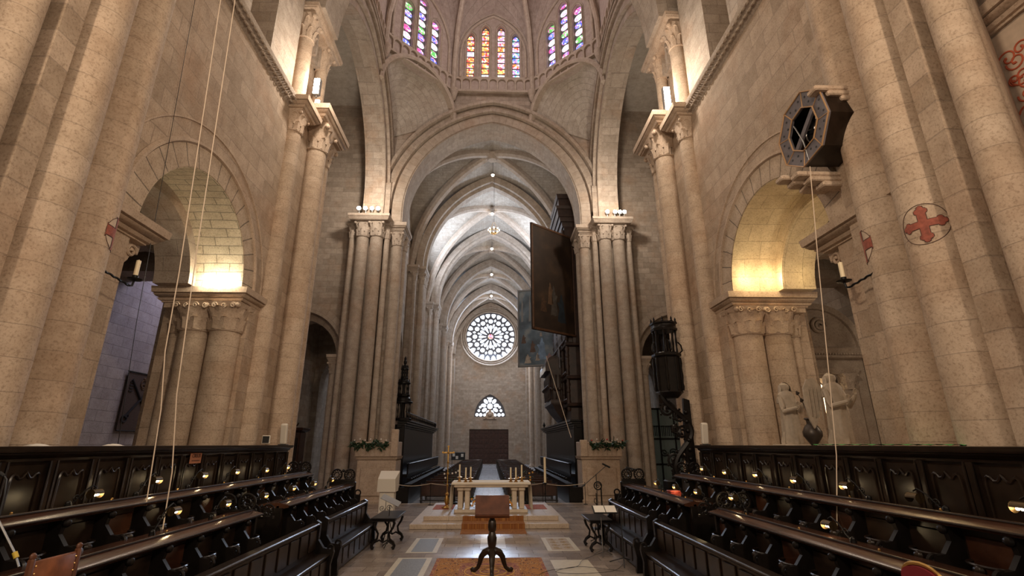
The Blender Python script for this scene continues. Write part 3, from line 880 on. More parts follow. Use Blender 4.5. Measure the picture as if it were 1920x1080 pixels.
# ------------------------------------------------------------------ nave
PY = [36.4, 46.5, 55.4, 64.8]
ZN, CR = 15.5, 22.8
ends = [28.3] + PY + [74.0]
for s in (-1, 1):
    nm = SIDE[s]
    for a, b in zip(ends[:-1], ends[1:]):
        m = MB()
        lo = a + (1.2 if a > 30 else .5); hi = b - (1.2 if b < 73 else .5)
        c = (lo + hi) / 2; h = (hi - lo) / 2
        cl = [(c - 1.0, 17), (c + 1.0, 17)] + [(c + x, 19.5 + z) for x, z, _ in arch_pts(1.0, 1.3, 0, 6)]
        m.poly([(a, -.14)] + notch(h, h * 1.1, c, 7.6, -.14) + [(b, -.14), (b, 24.3), (a, 24.3)], 'X', s * 6.3, s * 7.4, [cl])
        m.build('wall_nave_' + nm, M['wall2'], kind='structure', label='nave wall with a pointed arcade arch on the %s' % nm)
        g = MB(); g.poly(cl, 'X', s * 7.2, s * 7.25)
        wn += 1
        g.build('window_%d' % wn, M['sky'], kind='structure', label='clerestory window high in the %s nave wall' % nm)
    for k, y in enumerate(PY):
        pier('nave_pier', 'tall shafted pier number %s along the %s side of the nave' % (('one', 'two', 'three', 'four')[k], nm) if False else
             ('nearest', 'second nearest', 'third nearest', 'farthest')[k] + ' shafted pier along the %s side of the nave' % nm,
             [(*mx(s, 5.75, 6.29), y - 1.2, y + 1.2, -.14, 15.0), (*mx(s, 5.55, 6.1), y - .75, y + .75, -.14, 14.6)],
             [(s * 5.36, y - .42, .29, -.14, 14.2, .8, .44), (s * 5.36, y + .42, .29, -.14, 14.2, .8, .44), (s * 5.82, y - 1.05, .19, -.14, 14.3, .7, .32), (s * 5.82, y + 1.05, .19, -.14, 14.3, .7, .32)],
             [(*mx(s, 5.12, 6.3), y - .85, y + .85, 15.0, 15.5, .8), (*mx(s, 5.6, 6.3), y - 1.3, y + 1.3, 15.0, 15.5, .6)], 'wall2', 'shaft2', 'plain2')
    m = MB(); m.box(*mx(s, 12.6, 13.4), 28.4, 74, -.14, 13); m.build('wall_nave_aisle_' + nm, M['wall2'], kind='structure', label='outer wall of the %s nave aisle' % nm)
    m = MB(); m.box(*mx(s, 7.3, 13), 28.4, 74, 12.2, 13); m.build('ceiling_nave_aisle_' + nm, M['web'], kind='structure', label='vault of the %s nave aisle' % nm)
    for y in PY[:3]:
        m = MB(); c = s * 10.0
        m.poly([(c - 2.6, -.14)] + notch(2.2, 2.6, c, 6.6, -.14) + [(c + 2.6, -.14), (c + 2.6, 12.2), (c - 2.6, 12.2)], 'Y', y - .5, y + .5)
        m.build('trim_nave_aisle_%s' % nm, M['wall2'], kind='structure', label='cross arch in the %s nave aisle' % nm)
for y in PY:
    m = MB()
    arch_ring(m, 0, 'Y', 5.05, CR - ZN, ZN, [(0, y - .35), (.0, y + .35), (.22, y + .42), (.22, y + .78), (.75, y + .78), (.75, y - .78), (.22, y - .78), (.22, y - .42)], 18)
    m.build('trim_nave_arch', M['arc2'], kind='structure', label='transverse pointed arch of the nave vault')
m = MB(); arch_ring(m, 0, 'Y', 5.3, CR - ZN + .2, ZN, [(0, 73.2), (.5, 73.2), (.5, 74), (0, 74)], 18)
m.build('trim_nave_arch', M['arc2'], kind='structure', label='wall arch framing the rose window')
def web_h(t, base, crown, w):
    t = min(1.0, abs(t)); k = arc_k(1.0, w)
    return base + (crown - base) * math.sqrt(max(0, (1 + k) ** 2 - (t + k) ** 2)) / w
for a, b in zip(ends[:-1], ends[1:]):
    m = MB(); n = 20
    rs = []; uv = []
    c = (a + b) / 2; hl = (b - a) / 2
    for j in range(n + 1):
        ty = -1 + 2 * j / n
        r = []; u_ = []
        for i in range(n + 1):
            tx = -1 + 2 * i / n
            hx = web_h(tx, ZN, 23.6, 1.28); hy = web_h(ty, ZN, 23.6, 1.7)
            r.append((tx * 6.32, c + ty * hl, max(hx, hy)))
            l = tx * 6.3 + math.copysign(web_h(tx, 0, 8, 1.28), -tx) if hx >= hy else ty * hl + math.copysign(web_h(ty, 0, 8, 1.7), -ty)
            u_.append((c + ty * hl, 30 + l) if hx >= hy else (tx * 6.3 + 20, 30 + l))
        rs.append(r); uv.append(u_)
    m.rings(rs, False, False, uv)
    m.build('ceiling_nave', M['web'], kind='structure', label='stone web of a ribbed nave vault bay')
    m = MB()
    for sg in (-1, 1):
        pts = []
        for i in range(25):
            t = -1 + 2 * i / 24
            pts.append((t * 6.15, c + sg * t * (hl - .55), web_h(t, ZN - .1, 23.38, 1.28)))
        rs = []
        for i, p in enumerate(pts):
            q = Vector(pts[min(i + 1, 24)]) - Vector(pts[max(i - 1, 0)])
            d = Vector((q.x, q.y, 0)).normalized(); side = Vector((-d.y, d.x, 0)); up = side.cross(q.normalized()); up = up if up.z > 0 else -up
            P_ = Vector(p)
            rs.append([P_ + side * .30 + up * .3, P_ + side * .30 - up * .02, P_ + side * .16 - up * .18, P_ - side * .16 - up * .18, P_ - side * .30 - up * .02, P_ - side * .30 + up * .3])
        m.rings(rs, True, True)
    m.lathe((0, c, 22.92), [(.05, 0), (.32, .02), (.38, .12), (.38, .3), (.5, .5)], 14)
    m.build('trim_nave_ribs', M['plain2'], kind='structure', label='diagonal ribs meeting at a keystone in the nave vault')
# ------------------------------------------------------------------ west wall with rose, tympanum light and door
def circ(cx, cz, r, n=20, a0=0, sx=1, rot=0):
    out = []
    for k in range(n):
        t = a0 + 2 * PI * k / n
        x, z = r * sx * math.cos(t), r * math.sin(t)
        out.append((cx + x * math.cos(rot) - z * math.sin(rot), cz + x * math.sin(rot) + z * math.cos(rot)))
    return out
RZ, RR = 18.35, 3.78
TY = 6.35
tymp = [(-2.3, TY), (2.3, TY)] + [(x, TY + z) for x, z, _ in arch_pts(2.3, 3.25, 0, 12)][1:-1]
m = MB()
m.poly([(-6.3, -.14), (-2.95, -.14), (-2.95, 4.62), (2.72, 4.62), (2.72, -.14), (6.3, -.14), (6.3, 24.3), (-6.3, 24.3)], 'Y', 74.0, 75.2,
       [circ(0, RZ, RR, 48), tymp])
m.build('wall_west', M['wall2'], kind='structure', label='west end wall with the rose window and the great door')
m = MB()
for r_, w, d in ((3.85, .14, 73.95), (4.15, .10, 73.9), (4.5, .16, 73.86), (4.75, .07, 73.95)):
    m.torus((0, d, RZ), r_, w, 'Y', 56, 8)
m.build('trim_rose_ring', M['plain2'], kind='structure', label='stone rings round the rose window')
wn += 1
t = thing('window_%d' % wn, 'great rose window of radiating stone tracery in the west wall', None, (0, 74.6, RZ - RR), kind='structure')
holes = [circ(0, RZ, .42, 16)]
for k in range(12):
    a = 2 * PI * k / 12
    def ptx(r, t): return (r * math.cos(t), RZ + r * math.sin(t))
    # long petal
    holes.append([ptx(.66, a - .10), ptx(1.2, a - .15), ptx(1.62, a - .16), ptx(1.80, a - .08), ptx(1.84, a), ptx(1.80, a + .08), ptx(1.62, a + .16), ptx(1.2, a + .15), ptx(.66, a + .10)])
    b = a + PI / 12
    holes.append([ptx(1.25, b), ptx(1.55, b - .06), ptx(1.95, b - .09), ptx(2.12, b), ptx(1.95, b + .09), ptx(1.55, b + .06)])
    x, z = ptx(2.42, a); holes.append(circ(x, z, .36, 12))
    x, z = ptx(2.62, b); holes.append([ptx(2.32, b), ptx(2.6, b - .085), ptx(2.9, b), ptx(2.6, b + .085)])
    for sg in (-1, 1):
        c_ = a + sg * PI / 24 * 1.02
        holes.append([ptx(2.92, c_ + sg * .02), ptx(3.12, c_ - .075), ptx(3.35, c_ - .10), ptx(3.62, c_ - .095), ptx(3.66, c_), ptx(3.62, c_ + .095), ptx(3.35, c_ + .10), ptx(3.12, c_ + .075)])
m = MB(); m.poly(circ(0, RZ, RR + .05, 48), 'Y', 74.35, 74.6, holes); m.build('window_tracery', M['grout'], t)
m = MB(); m.poly(circ(0, RZ, RR, 48), 'Y', 74.7, 74.75); m.build('window_glass', M['sky'], t)
m = MB(); m.poly(circ(0, RZ, .5, 16), 'Y', 74.64, 74.68); m.build('window_medallion', GL['pink'], t)
wn += 1
t = thing('window_%d' % wn, 'pointed light with stone tracery above the great west door', None, (0, 74.5, TY), kind='structure')
holes = []
cc = (0, TY + 1.45)
holes.append(circ(0, TY + 1.55, .42, 12))
for k in range(9):
    a = PI / 2 + 2 * PI * k / 9
    p = (.95 * math.cos(a), TY + 1.5 + .95 * math.sin(a))
    if p[1] > TY + .6: holes.append(circ(p[0], p[1], .27, 10, sx=1.5, rot=a))
for x, z, r_ in ((0, 2.75, .2), (-.5, 2.45, .14), (.5, 2.45, .14), (-.95, 1.95, .2), (.95, 1.95, .2), (-1.42, 1.42, .2), (1.42, 1.42, .2), (-1.62, .92, .2), (1.62, .92, .2), (-1.9, .34, .24), (1.9, .34, .24), (-1.35, .32, .26), (1.35, .32, .26), (-.78, .3, .22), (.78, .3, .22), (-.25, .3, .2), (.25, .3, .2), (0, 2.3, .2), (-.3, 2.72, .12), (.3, 2.72, .12), (-.62, 2.35, .16), (.62, 2.35, .16), (-1.02, 1.98, .2), (1.02, 1.98, .2)):
    if not any((x - h[0][0]) ** 2 + (TY + z - h[0][1]) ** 2 < .0 for h in holes): holes.append(circ(x, TY + z, r_, 10))
def clear(hs):
    out = []
    for h in hs:
        c = (sum(p[0] for p in h) / len(h), sum(p[1] for p in h) / len(h)); r = max(math.dist(c, p) for p in h)
        if all(math.dist(c, o[1]) > (r + o[2]) * .86 for o in out): out.append((h, c, r * .8))
    return [o[0] for o in out]
m = MB(); m.poly(tymp, 'Y', 74.3, 74.5, clear(holes)); m.build('window_tracery', M['grout'], t)
m = MB(); m.poly(tymp, 'Y', 74.6, 74.65); m.build('window_glass', M['sky'], t)
t = thing('coat_of_arms', 'small carved stone crest at the foot of the pointed light over the west door', 'crest', (0, 73.9, 6.05))
m = MB(); m.poly([(-.95, 6.05), (.95, 6.05), (.8, 6.35), (.6, 6.5), (.55, 6.9), (.2, 7.1), (.12, 7.5), (-.12, 7.5), (-.2, 7.1), (-.55, 6.9), (-.6, 6.5), (-.8, 6.35)], 'Y', 73.75, 74.05)
m.sphere((0, 73.7, 6.65), .3, 10); m.sphere((-.6, 73.75, 6.3), .2, 8); m.sphere((.6, 73.75, 6.3), .2, 8)
m.build('carving', M['plain'], t)
m = MB(); m.box(-3.2, 3.0, 74.5, 74.6, -.14, 4.9); m.build('trim_gap_backing', M['oakdoor'], kind='structure', label='dark backing added behind the west door to block its bright gap')  # added board, keeps background light from showing between the door leaves
t = thing('door_1', 'large dark panelled double door in the west wall', None, (0, 74.2, -.14), kind='structure')
for sx in (-1, 1):
    m = MB(); xa, xb = (-2.95, -.12) if sx < 0 else (-.11, 2.72)
    m.box(xa, xb, 74.25, 74.45, -.14, 4.62)
    cols, rows = 4, 7
    w = (xb - xa) / cols; h = 4.76 / rows
    for i in range(cols):
        for j in range(rows):
            x, z = xa + (i + .5) * w, -.14 + (j + .5) * h
            m.bbox(x - w * .38, x + w * .38, 74.17, 74.26, z - h * .36, z + h * .36, .05)
            m.sphere((x, 74.16, z), .09, 6)
    m.build('door_leaf', M['oakdoor'], t)
for s in (-1, 1):
    m = MB(); m.box(*mx(s, 5.2, 6.3), 72.6, 74.0, -.14, .9); m.box(*mx(s, 5.3, 6.3), 72.8, 74.0, .9, 14.8)
    m.build('trim_west_%s' % SIDE[s], M['wall2'], kind='structure', label='plain corner pier at the %s of the west wall' % SIDE[s])
# ------------------------------------------------------------------ choir stalls
def ogee_panel(mb, s, x, ya, yb, z0, z1):
    """raised moulding with a double-curved head on a panel lying in a plane of constant x"""
    c = (ya + yb) / 2; h = (yb - ya) / 2
    pts = [(x, ya, z0), (x, ya, z1 - .10)]
    for t, z in ((-1, -.10), (-.93, -.04), (-.8, -.015), (-.62, -.03), (-.45, -.065), (-.25, -.06), (-.12, -.03), (0, 0), (.12, -.03), (.25, -.06), (.45, -.065), (.62, -.03), (.8, -.015), (.93, -.04), (1, -.10)):
        pts.append((x, c + t * h, z1 + z))
    pts += [(x, yb, z0)]
    mb.tube(pts, .017, 6, True)

def divider(parent, s, x, y, z0, z1, mat):
    """carved partition between two seats with a scrolled arm"""
    m = MB()
    pl = [(x, z0), (x - .10, z0), (x - .14, z0 + .15), (x - .10, z0 + (z1 - z0) * .45), (x - .26, z0 + (z1 - z0) * .5), (x - .36, z0 + (z1 - z0) * .58), (x - .34, z0 + (z1 - z0) * .7), (x - .22, z0 + (z1 - z0) * .72), (x - .13, z0 + (z1 - z0) * .85), (x - .16, z1), (x, z1)]
    m.poly([(s * a, b) for a, b in pl], 'Y', y - .028, y + .028)
    dv = m.build('seat_divider', mat, parent); m = MB()
    zz = z0 + (z1 - z0) * .64
    m.torus((s * (x - .33), y, zz), .055, .022, 'Y', 12, 6)
    m.sphere((s * (x - .33), y, zz), .03, 8)
    m.build('arm_scroll', mat, dv)
    m = MB(); m.sphere((s * (x - .17), y, z1 - .02), .045, 8)
    m.build('knob', mat, dv)

def scroll_end(mb, s, xc, y, zc, R):
    """pair of openwork wheels and scrolls crowning a bench end"""
    for d in (-1, 1):
        c = (s * (xc + d * R * 1.25), y, zc)
        mb.torus(c, R, R * .16, 'Y', 22, 6)
        mb.torus(c, R * .45, R * .10, 'Y', 14, 5)
        for k in range(6):
            t = 2 * PI * k / 6
            mb.cyl((c[0] + R * .4 * math.cos(t), y, zc + R * .4 * math.sin(t)), (c[0] + R * .95 * math.cos(t), y, zc + R * .95 * math.sin(t)), R * .09, n=6)
            mb.sphere((c[0] + R * .72 * math.cos(t + .5), y, zc + R * .72 * math.sin(t + .5)), R * .13, 6)
    mb.sphere((s * xc, y, zc + R * .75), R * .3, 8)
    mb.box(*mx(s, xc - R * 2.3, xc + R * 2.3), y - .04, y + .04, zc - R * 1.25, zc - R * .85)

CAMBER = 0.66
for s in (-1, 1):
    nm = SIDE[s]
    yE = 13.8 if s < 0 else 12.9
    Y0 = 3.6
    # platforms carrying the tiers
    m = MB(); m.box(*mx(s, 4.66, 5.95), Y0, 12.35, 0, .9)
    m.build('trim_riser_%s' % nm, M['black'], kind='structure', label='dark wooden platform below the upper stalls on the %s' % nm)
    m = MB(); m.box(*mx(s, 3.92, 4.66), Y0, 14.9, 0, .35)
    m.build('trim_step_%s' % nm, M['black'], kind='structure', label='dark wooden step below the lower stalls on the %s' % nm)
    # upper stalls: tall panelled back
    t = thing('choir_stall', 'long dark panelled stall back with a moulded cornice along the %s wall' % nm, 'choir stall', (s * 5.4, 9, .9))
    m = MB(); m.box(*mx(s, 5.38, 5.46), Y0, yE, .9, 2.4); m.build('back_board', M['wood'], t)
    m = MB()
    m.rings([[(s * (5.46 + a), Y0, b) for a, b in ((.02, 2.36), (-.12, 2.36), (-.13, 2.39), (-.17, 2.41), (-.19, 2.45), (-.24, 2.46), (-.26, 2.49), (-.26, 2.525), (.1, 2.53), (.1, 2.36))],
             [(s * (5.46 + a), yE + .06, b) for a, b in ((.02, 2.36), (-.12, 2.36), (-.13, 2.39), (-.17, 2.41), (-.19, 2.45), (-.24, 2.46), (-.26, 2.49), (-.26, 2.525), (.1, 2.53), (.1, 2.36))]], True, True)
    m.build('cornice', M['wood'], t)
    n = int((yE - Y0) / CAMBER)
    pm = []
    for k in range(n):
        a = yE - (k + 1) * CAMBER; b = a + CAMBER
        m = MB()
        m.bbox(*mx(s, 5.345, 5.385), a + .09, b - .09, 1.02, 2.33, .012)
        pn = m.build('panel', M['wood'], t)
        m = MB(); ogee_panel(m, s, s * 5.335, a + .14, b - .14, 1.1, 2.24)
        m.build('panel_moulding', M['wood'], pn)
        m = MB(); m.box(*mx(s, 5.32, 5.4), b - .03, b + .03, .95, 2.36); m.tube([(s * 5.315, b - .05, .95), (s * 5.315, b - .05, 2.36)], .012, 6); m.tube([(s * 5.315, b + .05, .95), (s * 5.315, b + .05, 2.36)], .012, 6)
        m.build('stile', M['wood'], t)
    m = MB(); m.box(*mx(s, 4.6, 5.4), yE - .06, yE, .9, 1.75); scroll_end(m, s, 4.95, yE - .03, 1.98, .13)
    m.build('stall_end', M['black'], t)
    # reading desks
    def desk(name_label, x, z, ya, yb, ztop0):
        t = thing('reading_desk', name_label, 'desk', (s * x, (ya + yb) / 2, ztop0))
        m = MB()
        m.rings([[(s * (x + a), y, z + b) for a, b in ((-.17, -.035), (-.19, -.055), (-.17, -.08), (.0, -.11), (.36, -.13), (.40, -.04), (.36, -.02), (.0, .005))] for y in (ya, yb)], True, True)
        m.build('desk_top', M['woodred'], t)
        m = MB(); m.tube([(s * (x - .0), ya, z + .012), (s * (x - .0), yb, z + .012)], .014, 8); m.tube([(s * (x - .185), ya, z - .05), (s * (x - .185), yb, z - .05)], .012, 8)
        m.box(*mx(s, x + .36, x + .39), ya, yb, z - .12, z - .045)
        m.build('desk_moulding', M['wood'], t)
        m = MB(); m.box(*mx(s, x + .0, x + .05), ya, yb, ztop0, z - .05)
        m.build('front_panel', M['wood'], t)
        y = ya + .3; i = 0
        while y < yb - .3:
            m = MB(); m.bbox(*mx(s, x - .02, x + .01), y + .06, y + CAMBER - .06, max(ztop0, z - .95), z - .16, .01)
            m.build('seat_back', M['woodred'] if i % 3 == 1 else M['wood'], t)
            divider(t, s, x, y, max(ztop0, z - .95), z - .10, M['black'])
            m = MB(); c = y + CAMBER / 2
            m.tube([(s * (x - .03 - .16 * math.sin(PI * q / 10)), c - .24 * math.cos(PI * q / 10), z - .38) for q in range(11)], .016, 6)
            m.sphere((s * (x - .20), c, z - .42), .05, 8)
            m.build('arm_rail', M['wood'], t)
            m = MB(); m.bbox(*mx(s, x - .30, x - .02), y + .05, y + CAMBER - .05, max(ztop0, z - .95) + .28, max(ztop0, z - .95) + .33, .01)
            m.build('seat', M['wood'], t)
            y += CAMBER; i += 1
        for y in [ya + .45 * k for k in range(1, int((yb - ya) / .45))][::3]:
            m = MB(); m.cyl((s * (x + .02), y, z - .02), (s * (x + .02), y, z + .03), .012, n=8); m.sphere((s * (x + .02), y, z + .035), .014, 6)
            m.build('page_pin', M['brass'], t)
        return t
    t = desk('long upper reading desk with a red-brown top, %s side stalls' % nm, 4.66, 1.87, Y0, yE - .3, .9)
    t = desk('near lower reading desk ending in carved wheels, %s side stalls' % nm, 3.92, 1.50, Y0, 9.0, .35)
    m = MB(); m.box(*mx(s, 3.85, 4.5), 9.0, 9.07, .35, 1.42); scroll_end(m, s, 4.2, 9.03, 1.62, .13)
    m.build('desk_end', M['black'], t)
    m = MB(); scroll_end(m, s, 3.95, 9.4, 1.45, .10); m.build('carved_crest', M['black'], t)
    t = desk('far lower reading desk beyond the gap in the %s side stalls' % nm, 3.92, 1.50, 10.1, 14.7, .35)
    m = MB(); m.bbox(*mx(s, 3.7, 4.42), 14.7, 14.8, 0, 1.56, .02); scroll_end(m, s, 4.07, 14.75, 1.74, .14)
    m.build('desk_end', M['black'], t)
    m = MB(); m.box(*mx(s, 3.85, 4.3), 10.03, 10.1, .35, 1.42); m.build('desk_end', M['black'], t)
    # front benches
    for y0, y1, lab in ((11.4, 14.9, 'far'), (4.5, 10.95, 'near')):
        t = thing('panelled_bench', '%s dark oak bench with a panelled back in front of the %s stalls' % (lab, nm), 'bench', (s * 3.3, (y0 + y1) / 2, 0), group=None)
        m = MB(); m.box(*mx(s, 3.42, 3.47), y0, y1, .04, 1.02); m.bbox(*mx(s, 3.36, 3.53), y0, y1, 1.0, 1.05, .015)
        m.build('backrest', M['wood'], t)
        m = MB(); m.bbox(*mx(s, 3.12, 3.43), y0, y1, .46, .50, .012); m.build('seat', M['wood'], t)
        m = MB(); m.box(*mx(s, 3.17, 3.20), y0, y1, .03, .47); m.build('front_board', M['wood'], t)
        nn = max(3, round((y1 - y0) / .5)); st = (y1 - y0 - .1) / nn
        for k in range(nn):
            a = y0 + .05 + k * st
            m = MB(); m.bbox(*mx(s, 3.395, 3.42), a + .05, a + st - .05, .58, .94, .012); m.build('back_panel', M['wood'], t)
            m = MB(); m.bbox(*mx(s, 3.15, 3.17), a + .05, a + st - .05, .10, .40, .01); m.build('front_panel', M['wood'], t)
        for y in (y0, y1 - .06):
            m = MB()
            m.poly([(s * a, b) for a, b in ((3.08, 0), (3.55, 0), (3.55, 1.06), (3.44, 1.10), (3.36, 1.05), (3.37, .75), (3.26, .60), (3.12, .58), (3.07, .62), (3.05, .52), (3.1, .3))], 'Y', y - .02, y + .08)
            m.torus((s * 3.13, y + .03, .60), .05, .02, 'Y', 12, 6)
            m.build('bench_end', M['black'], t)

# desk lamps, each with its own lit bulbs
def desk_lamp(s, x, y, z, label, group, lit=True, dy=.38):
    zb = 1.84 if x > 4.4 else 1.47
    t = thing('desk_lamp', label, 'lamp', (s * (x + .02), y - dy, zb), group=group)
    m = MB(); m.cyl((s * x, y - dy, zb), (s * x, y - dy, zb + .05), .035, n=12); m.sphere((s * x, y - dy, zb + .06), .03, 8); m.build('base', M['iron'], t)
    m = MB()
    m.tube([(s * x, y - dy, zb + .03), (s * x, y - dy * .85, zb + (z - zb) * .45), (s * x, y - dy * .45, z + .05), (s * x, y - dy * .15, z + .10), (s * x, y, z + .07)], .009, 6)
    m.spiral((s * x, y - dy * .75, zb + (z - zb) * .75), .05, 1.3, .007, 'X'); m.torus((s * x, y - dy * .55, zb + (z - zb) * .9), .03, .006, 'X', 10, 5)
    m.build('arm', M['iron'], t)
    m = MB()
    rs = []
    for k in range(9):
        a = PI * k / 8
        rs.append([(s * (x - .055 * math.cos(a)), y + e, z + .052 * math.sin(a)) for e in (-.075, -.05, .05, .075)])
    m.rings(rs, False)
    for e in (-.075, .075):
        m.lathe((s * x, y + e, z), [(.001, 0), (.055, .001)], 14, 'Y')
    sh = m.build('lamp_shade', M['bronze'], t)
    if lit:
        for k in (-1, 0, 1):
            m = MB(); m.sphere((s * x, y + k * .045, z - .012), .017, 8, 1.0); m.build('bulb', M['lamp'], sh)
        light('desk_lamp_light', 'POINT', (s * (x - .01), y, z - .05), 0.55, (1, .72, .38), .03)
    return t
orl = ['nearest', 'second', 'third', 'fourth', 'fifth', 'sixth', 'seventh']
for i, (y, z) in enumerate([(6.68, 1.97), (7.81, 2.05), (9.03, 2.05), (10.15, 2.05), (11.47, 2.02), (12.63, 2.03)]):
    desk_lamp(-1, 4.85, y, z, '%s lit lamp from the viewer on the left upper reading desk' % orl[i], 'lamps on the left upper desk')
for i, (y, z) in enumerate([(7.11, 1.72), (8.43, 1.67), (9.62 + .9, 1.66), (11.13, 1.68), (12.44, 1.68), (13.78, 1.67)]):
    desk_lamp(-1, 4.1, (7.11, 8.43, 9.8, 11.13, 12.44, 13.78)[i], z, '%s lit lamp from the viewer on the left lower desks' % orl[i], 'lamps on the left lower desks')
for i, (y, z) in enumerate([(4.71, 2.0), (5.91, 1.97), (7.02, 2.01), (8.17, 2.01), (9.34, 2.03), (10.57, 2.01), (11.69, 2.03)]):
    desk_lamp(1, 4.85, y, z, ('unlit brass lamp on the right upper reading desk' if i == 1 else '%s lamp from the viewer on the right upper reading desk, lit' % orl[i]), 'lamps on the right upper desk', lit=(i != 1))
for i, (y, z) in enumerate([(6.38, 1.62), (8.79, 1.70), (10.29, 1.66), (11.49, 1.66), (12.75, 1.65)]):
    desk_lamp(1, 4.1, y, z, '%s lit lamp from the viewer on the right lower desks' % orl[i], 'lamps on the right lower desks')
t = thing('small_spotlight', 'tiny lit spotlight on the impost of the left choir arch', 'spotlight', (-7.65, 11.5, 6.15))
m = MB(); m.cyl((-7.62, 11.5, 6.15), (-7.62, 11.5, 6.24), .03, n=8); m.build('housing', M['metal'], t)
m = MB(); m.sphere((-7.62, 11.47, 6.26), .035, 8); m.build('bulb', M['lamp'], t)

# ------------------------------------------------------------------ altar, steps, carpets
def slab_outline(x0, x1, y0, y1): return [(x0, y0), (x1, y0), (x1, y1), (x0, y1)]
m = MB(); m.bbox(-2.5, 2.55, 17.05, 21.9, 0, .15, .015); m.build('altar_step', M['step'], label='wide lower pale stone step of the altar platform', cat='step')
m = MB(); m.bbox(-2.15, 2.3, 19.05 - 1.35, 21.6, .15, .30, .015); m.build('altar_platform', M['step'], label='upper stone step on which the altar stands', cat='step')
def carpet_mat(name, base, fig, edge, scale, medallion=None):
    m_, nt, b, N, L = mat_new(name)
    tc = N('ShaderNodeTexCoord')
    ab = N('ShaderNodeSeparateXYZ'); L(tc.outputs['Object'], ab.inputs[0])
    absx = N('ShaderNodeMath', operation='ABSOLUTE'); L(ab.outputs[0], absx.inputs[0])
    absy = N('ShaderNodeMath', operation='ABSOLUTE'); L(ab.outputs[1], absy.inputs[0])
    cb = N('ShaderNodeCombineXYZ'); L(absx.outputs[0], cb.inputs[0]); L(absy.outputs[0], cb.inputs[1])
    vo = N('ShaderNodeTexNoise'); vo.inputs['Scale'].default_value = scale; vo.inputs['Detail'].default_value = 0.0; vo.inputs['Distortion'].default_value = 0.6
    L(cb.outputs[0], vo.inputs['Vector'])
    r = N('ShaderNodeValToRGB'); r.color_ramp.interpolation = 'CONSTANT'
    e = r.color_ramp.elements
    e[0].position = 0; e[0].color = (*base, 1); e[1].position = .36; e[1].color = (*fig, 1)
    for p_, c in ((.40, base), (.47, fig), (.51, edge), (.53, base), (.60, fig), (.65, base)):
        q = e.new(p_); q.color = (*c, 1)
    L(vo.outputs['Fac'], r.inputs['Fac']); L(r.outputs['Color'], b.inputs['Base Color'])
    b.inputs['Roughness'].default_value = .95
    return m_
CP = carpet_mat('gold_carpet_pile', (.40, .17, .035), (.085, .02, .016), (.62, .45, .22), 7)
CP2 = carpet_mat('red_carpet_field', (.21, .06, .055), (.44, .22, .07), (.5, .34, .16), 8)
CP3 = carpet_mat('orange_runner_pile', (.24, .085, .022), (.38, .17, .045), (.12, .03, .014), 8)
t = thing('patterned_carpet', 'gold and dark red patterned carpet under the wooden lectern', 'carpet', (.02, 11.2, 0))
m = MB(); m.bbox(-1.2, 1.24, 9.4, 12.9, .0, .012, .005); m.build('carpet_border', M['redcloth'] if False else CP2, t)
m = MB(); m.bbox(-1.12, 1.16, 9.48, 12.82, .012, .016, .001); m.build('carpet_field', CP, t)
m = MB(); m.bbox(-.62, .66, 9.6, 12.35, .016, .019, .001); m.build('carpet_centre', CP2, t)
m = MB()
for a, r_ in ((0, .52), (1, .36), (2, .2)):
    m.torus((.02, 11.55, .02), r_, .012, 'Z', 28, 5)
m.build('carpet_medallion', simple('gold_thread', (.62, .36, .10), .9), t)
m = MB(); m.bbox(-.86, 1.14, 16.15, 17.04, 0, .01, .004); m.box(-.86, 1.14, 17.035, 17.05, 0, .155); m.box(-.86, 1.14, 17.03, 17.70, .15, .158); m.box(-.86, 1.14, 17.68, 17.695, .15, .305)
m.build('runner_carpet', CP3, label='orange runner carpet laid down the altar steps', cat='carpet')
for x0, x1, lb in ((-2.05, -1.3, 'left'), (1.32, 2.12, 'right')):
    m = MB(); m.bbox(x0, x1, 19.4, 20.8, .3, .31, .004); m.build('small_rug', simple('faded_red_rug', (.36, .12, .085), .95, noise=.3, scale=12), label='small faded red rug on the platform %s of the altar' % lb, cat='rug')
# grave slabs and inlays in the paving
GS = simple('grey_grave_stone', (.16, .16, .155), .45, noise=.35, scale=26, bump=.25)
GP = simple('pale_grave_stone', (.50, .44, .33), .4, noise=.12, scale=8)
for x0, x1, y0, y1, lb, mt, inner in ((-2.05, -1.28, 13.55, 15.55, 'worn grey grave slab in pale borders, left of the aisle and far', GS, True),
        (-2.12, -1.32, 10.3, 13.0, 'worn grey grave slab in pale borders, left of the carpet', GS, True),
        (1.49, 2.31, 13.68, 15.52, 'pale relief grave slab carved with foliage, right of the aisle', GP, True),
        (1.42, 2.3, 10.3, 12.67, 'plain cream grave slab right of the carpet', GP, False)):
    t = thing('grave_slab', lb, 'grave slab', ((x0 + x1) / 2, (y0 + y1) / 2, 0), group=None)
    m = MB(); m.bbox(x0, x1, y0, y1, -.02, .004, .002); m.build('border', GP, t)
    if inner:
        m = MB(); m.bbox(x0 + .12, x1 - .12, y0 + .1, y1 - .12, 0, .007, .002)
        if mt is GP:
            for k in range(4):
                for q in (-1, 1):
                    m.spiral(((x0 + x1) / 2 + q * .14, y0 + .35 + k * .38, .010), .13, 1.4, .006, 'Z', flip=q)
        m.build('relief' if mt is GP else 'centre', simple('carved_grave_relief', (.33, .25, .16), .6, noise=.2, scale=20) if mt is GP else mt, t)
m = MB(); m.bbox(-.22, .45, 14.0, 15.6, -.02, .004, .002); m.build('inlaid_slab', simple('white_inlay_stone', (.55, .57, .62), .3, noise=.1), label='small pale inlaid slab on the axis before the altar steps', cat='grave slab')

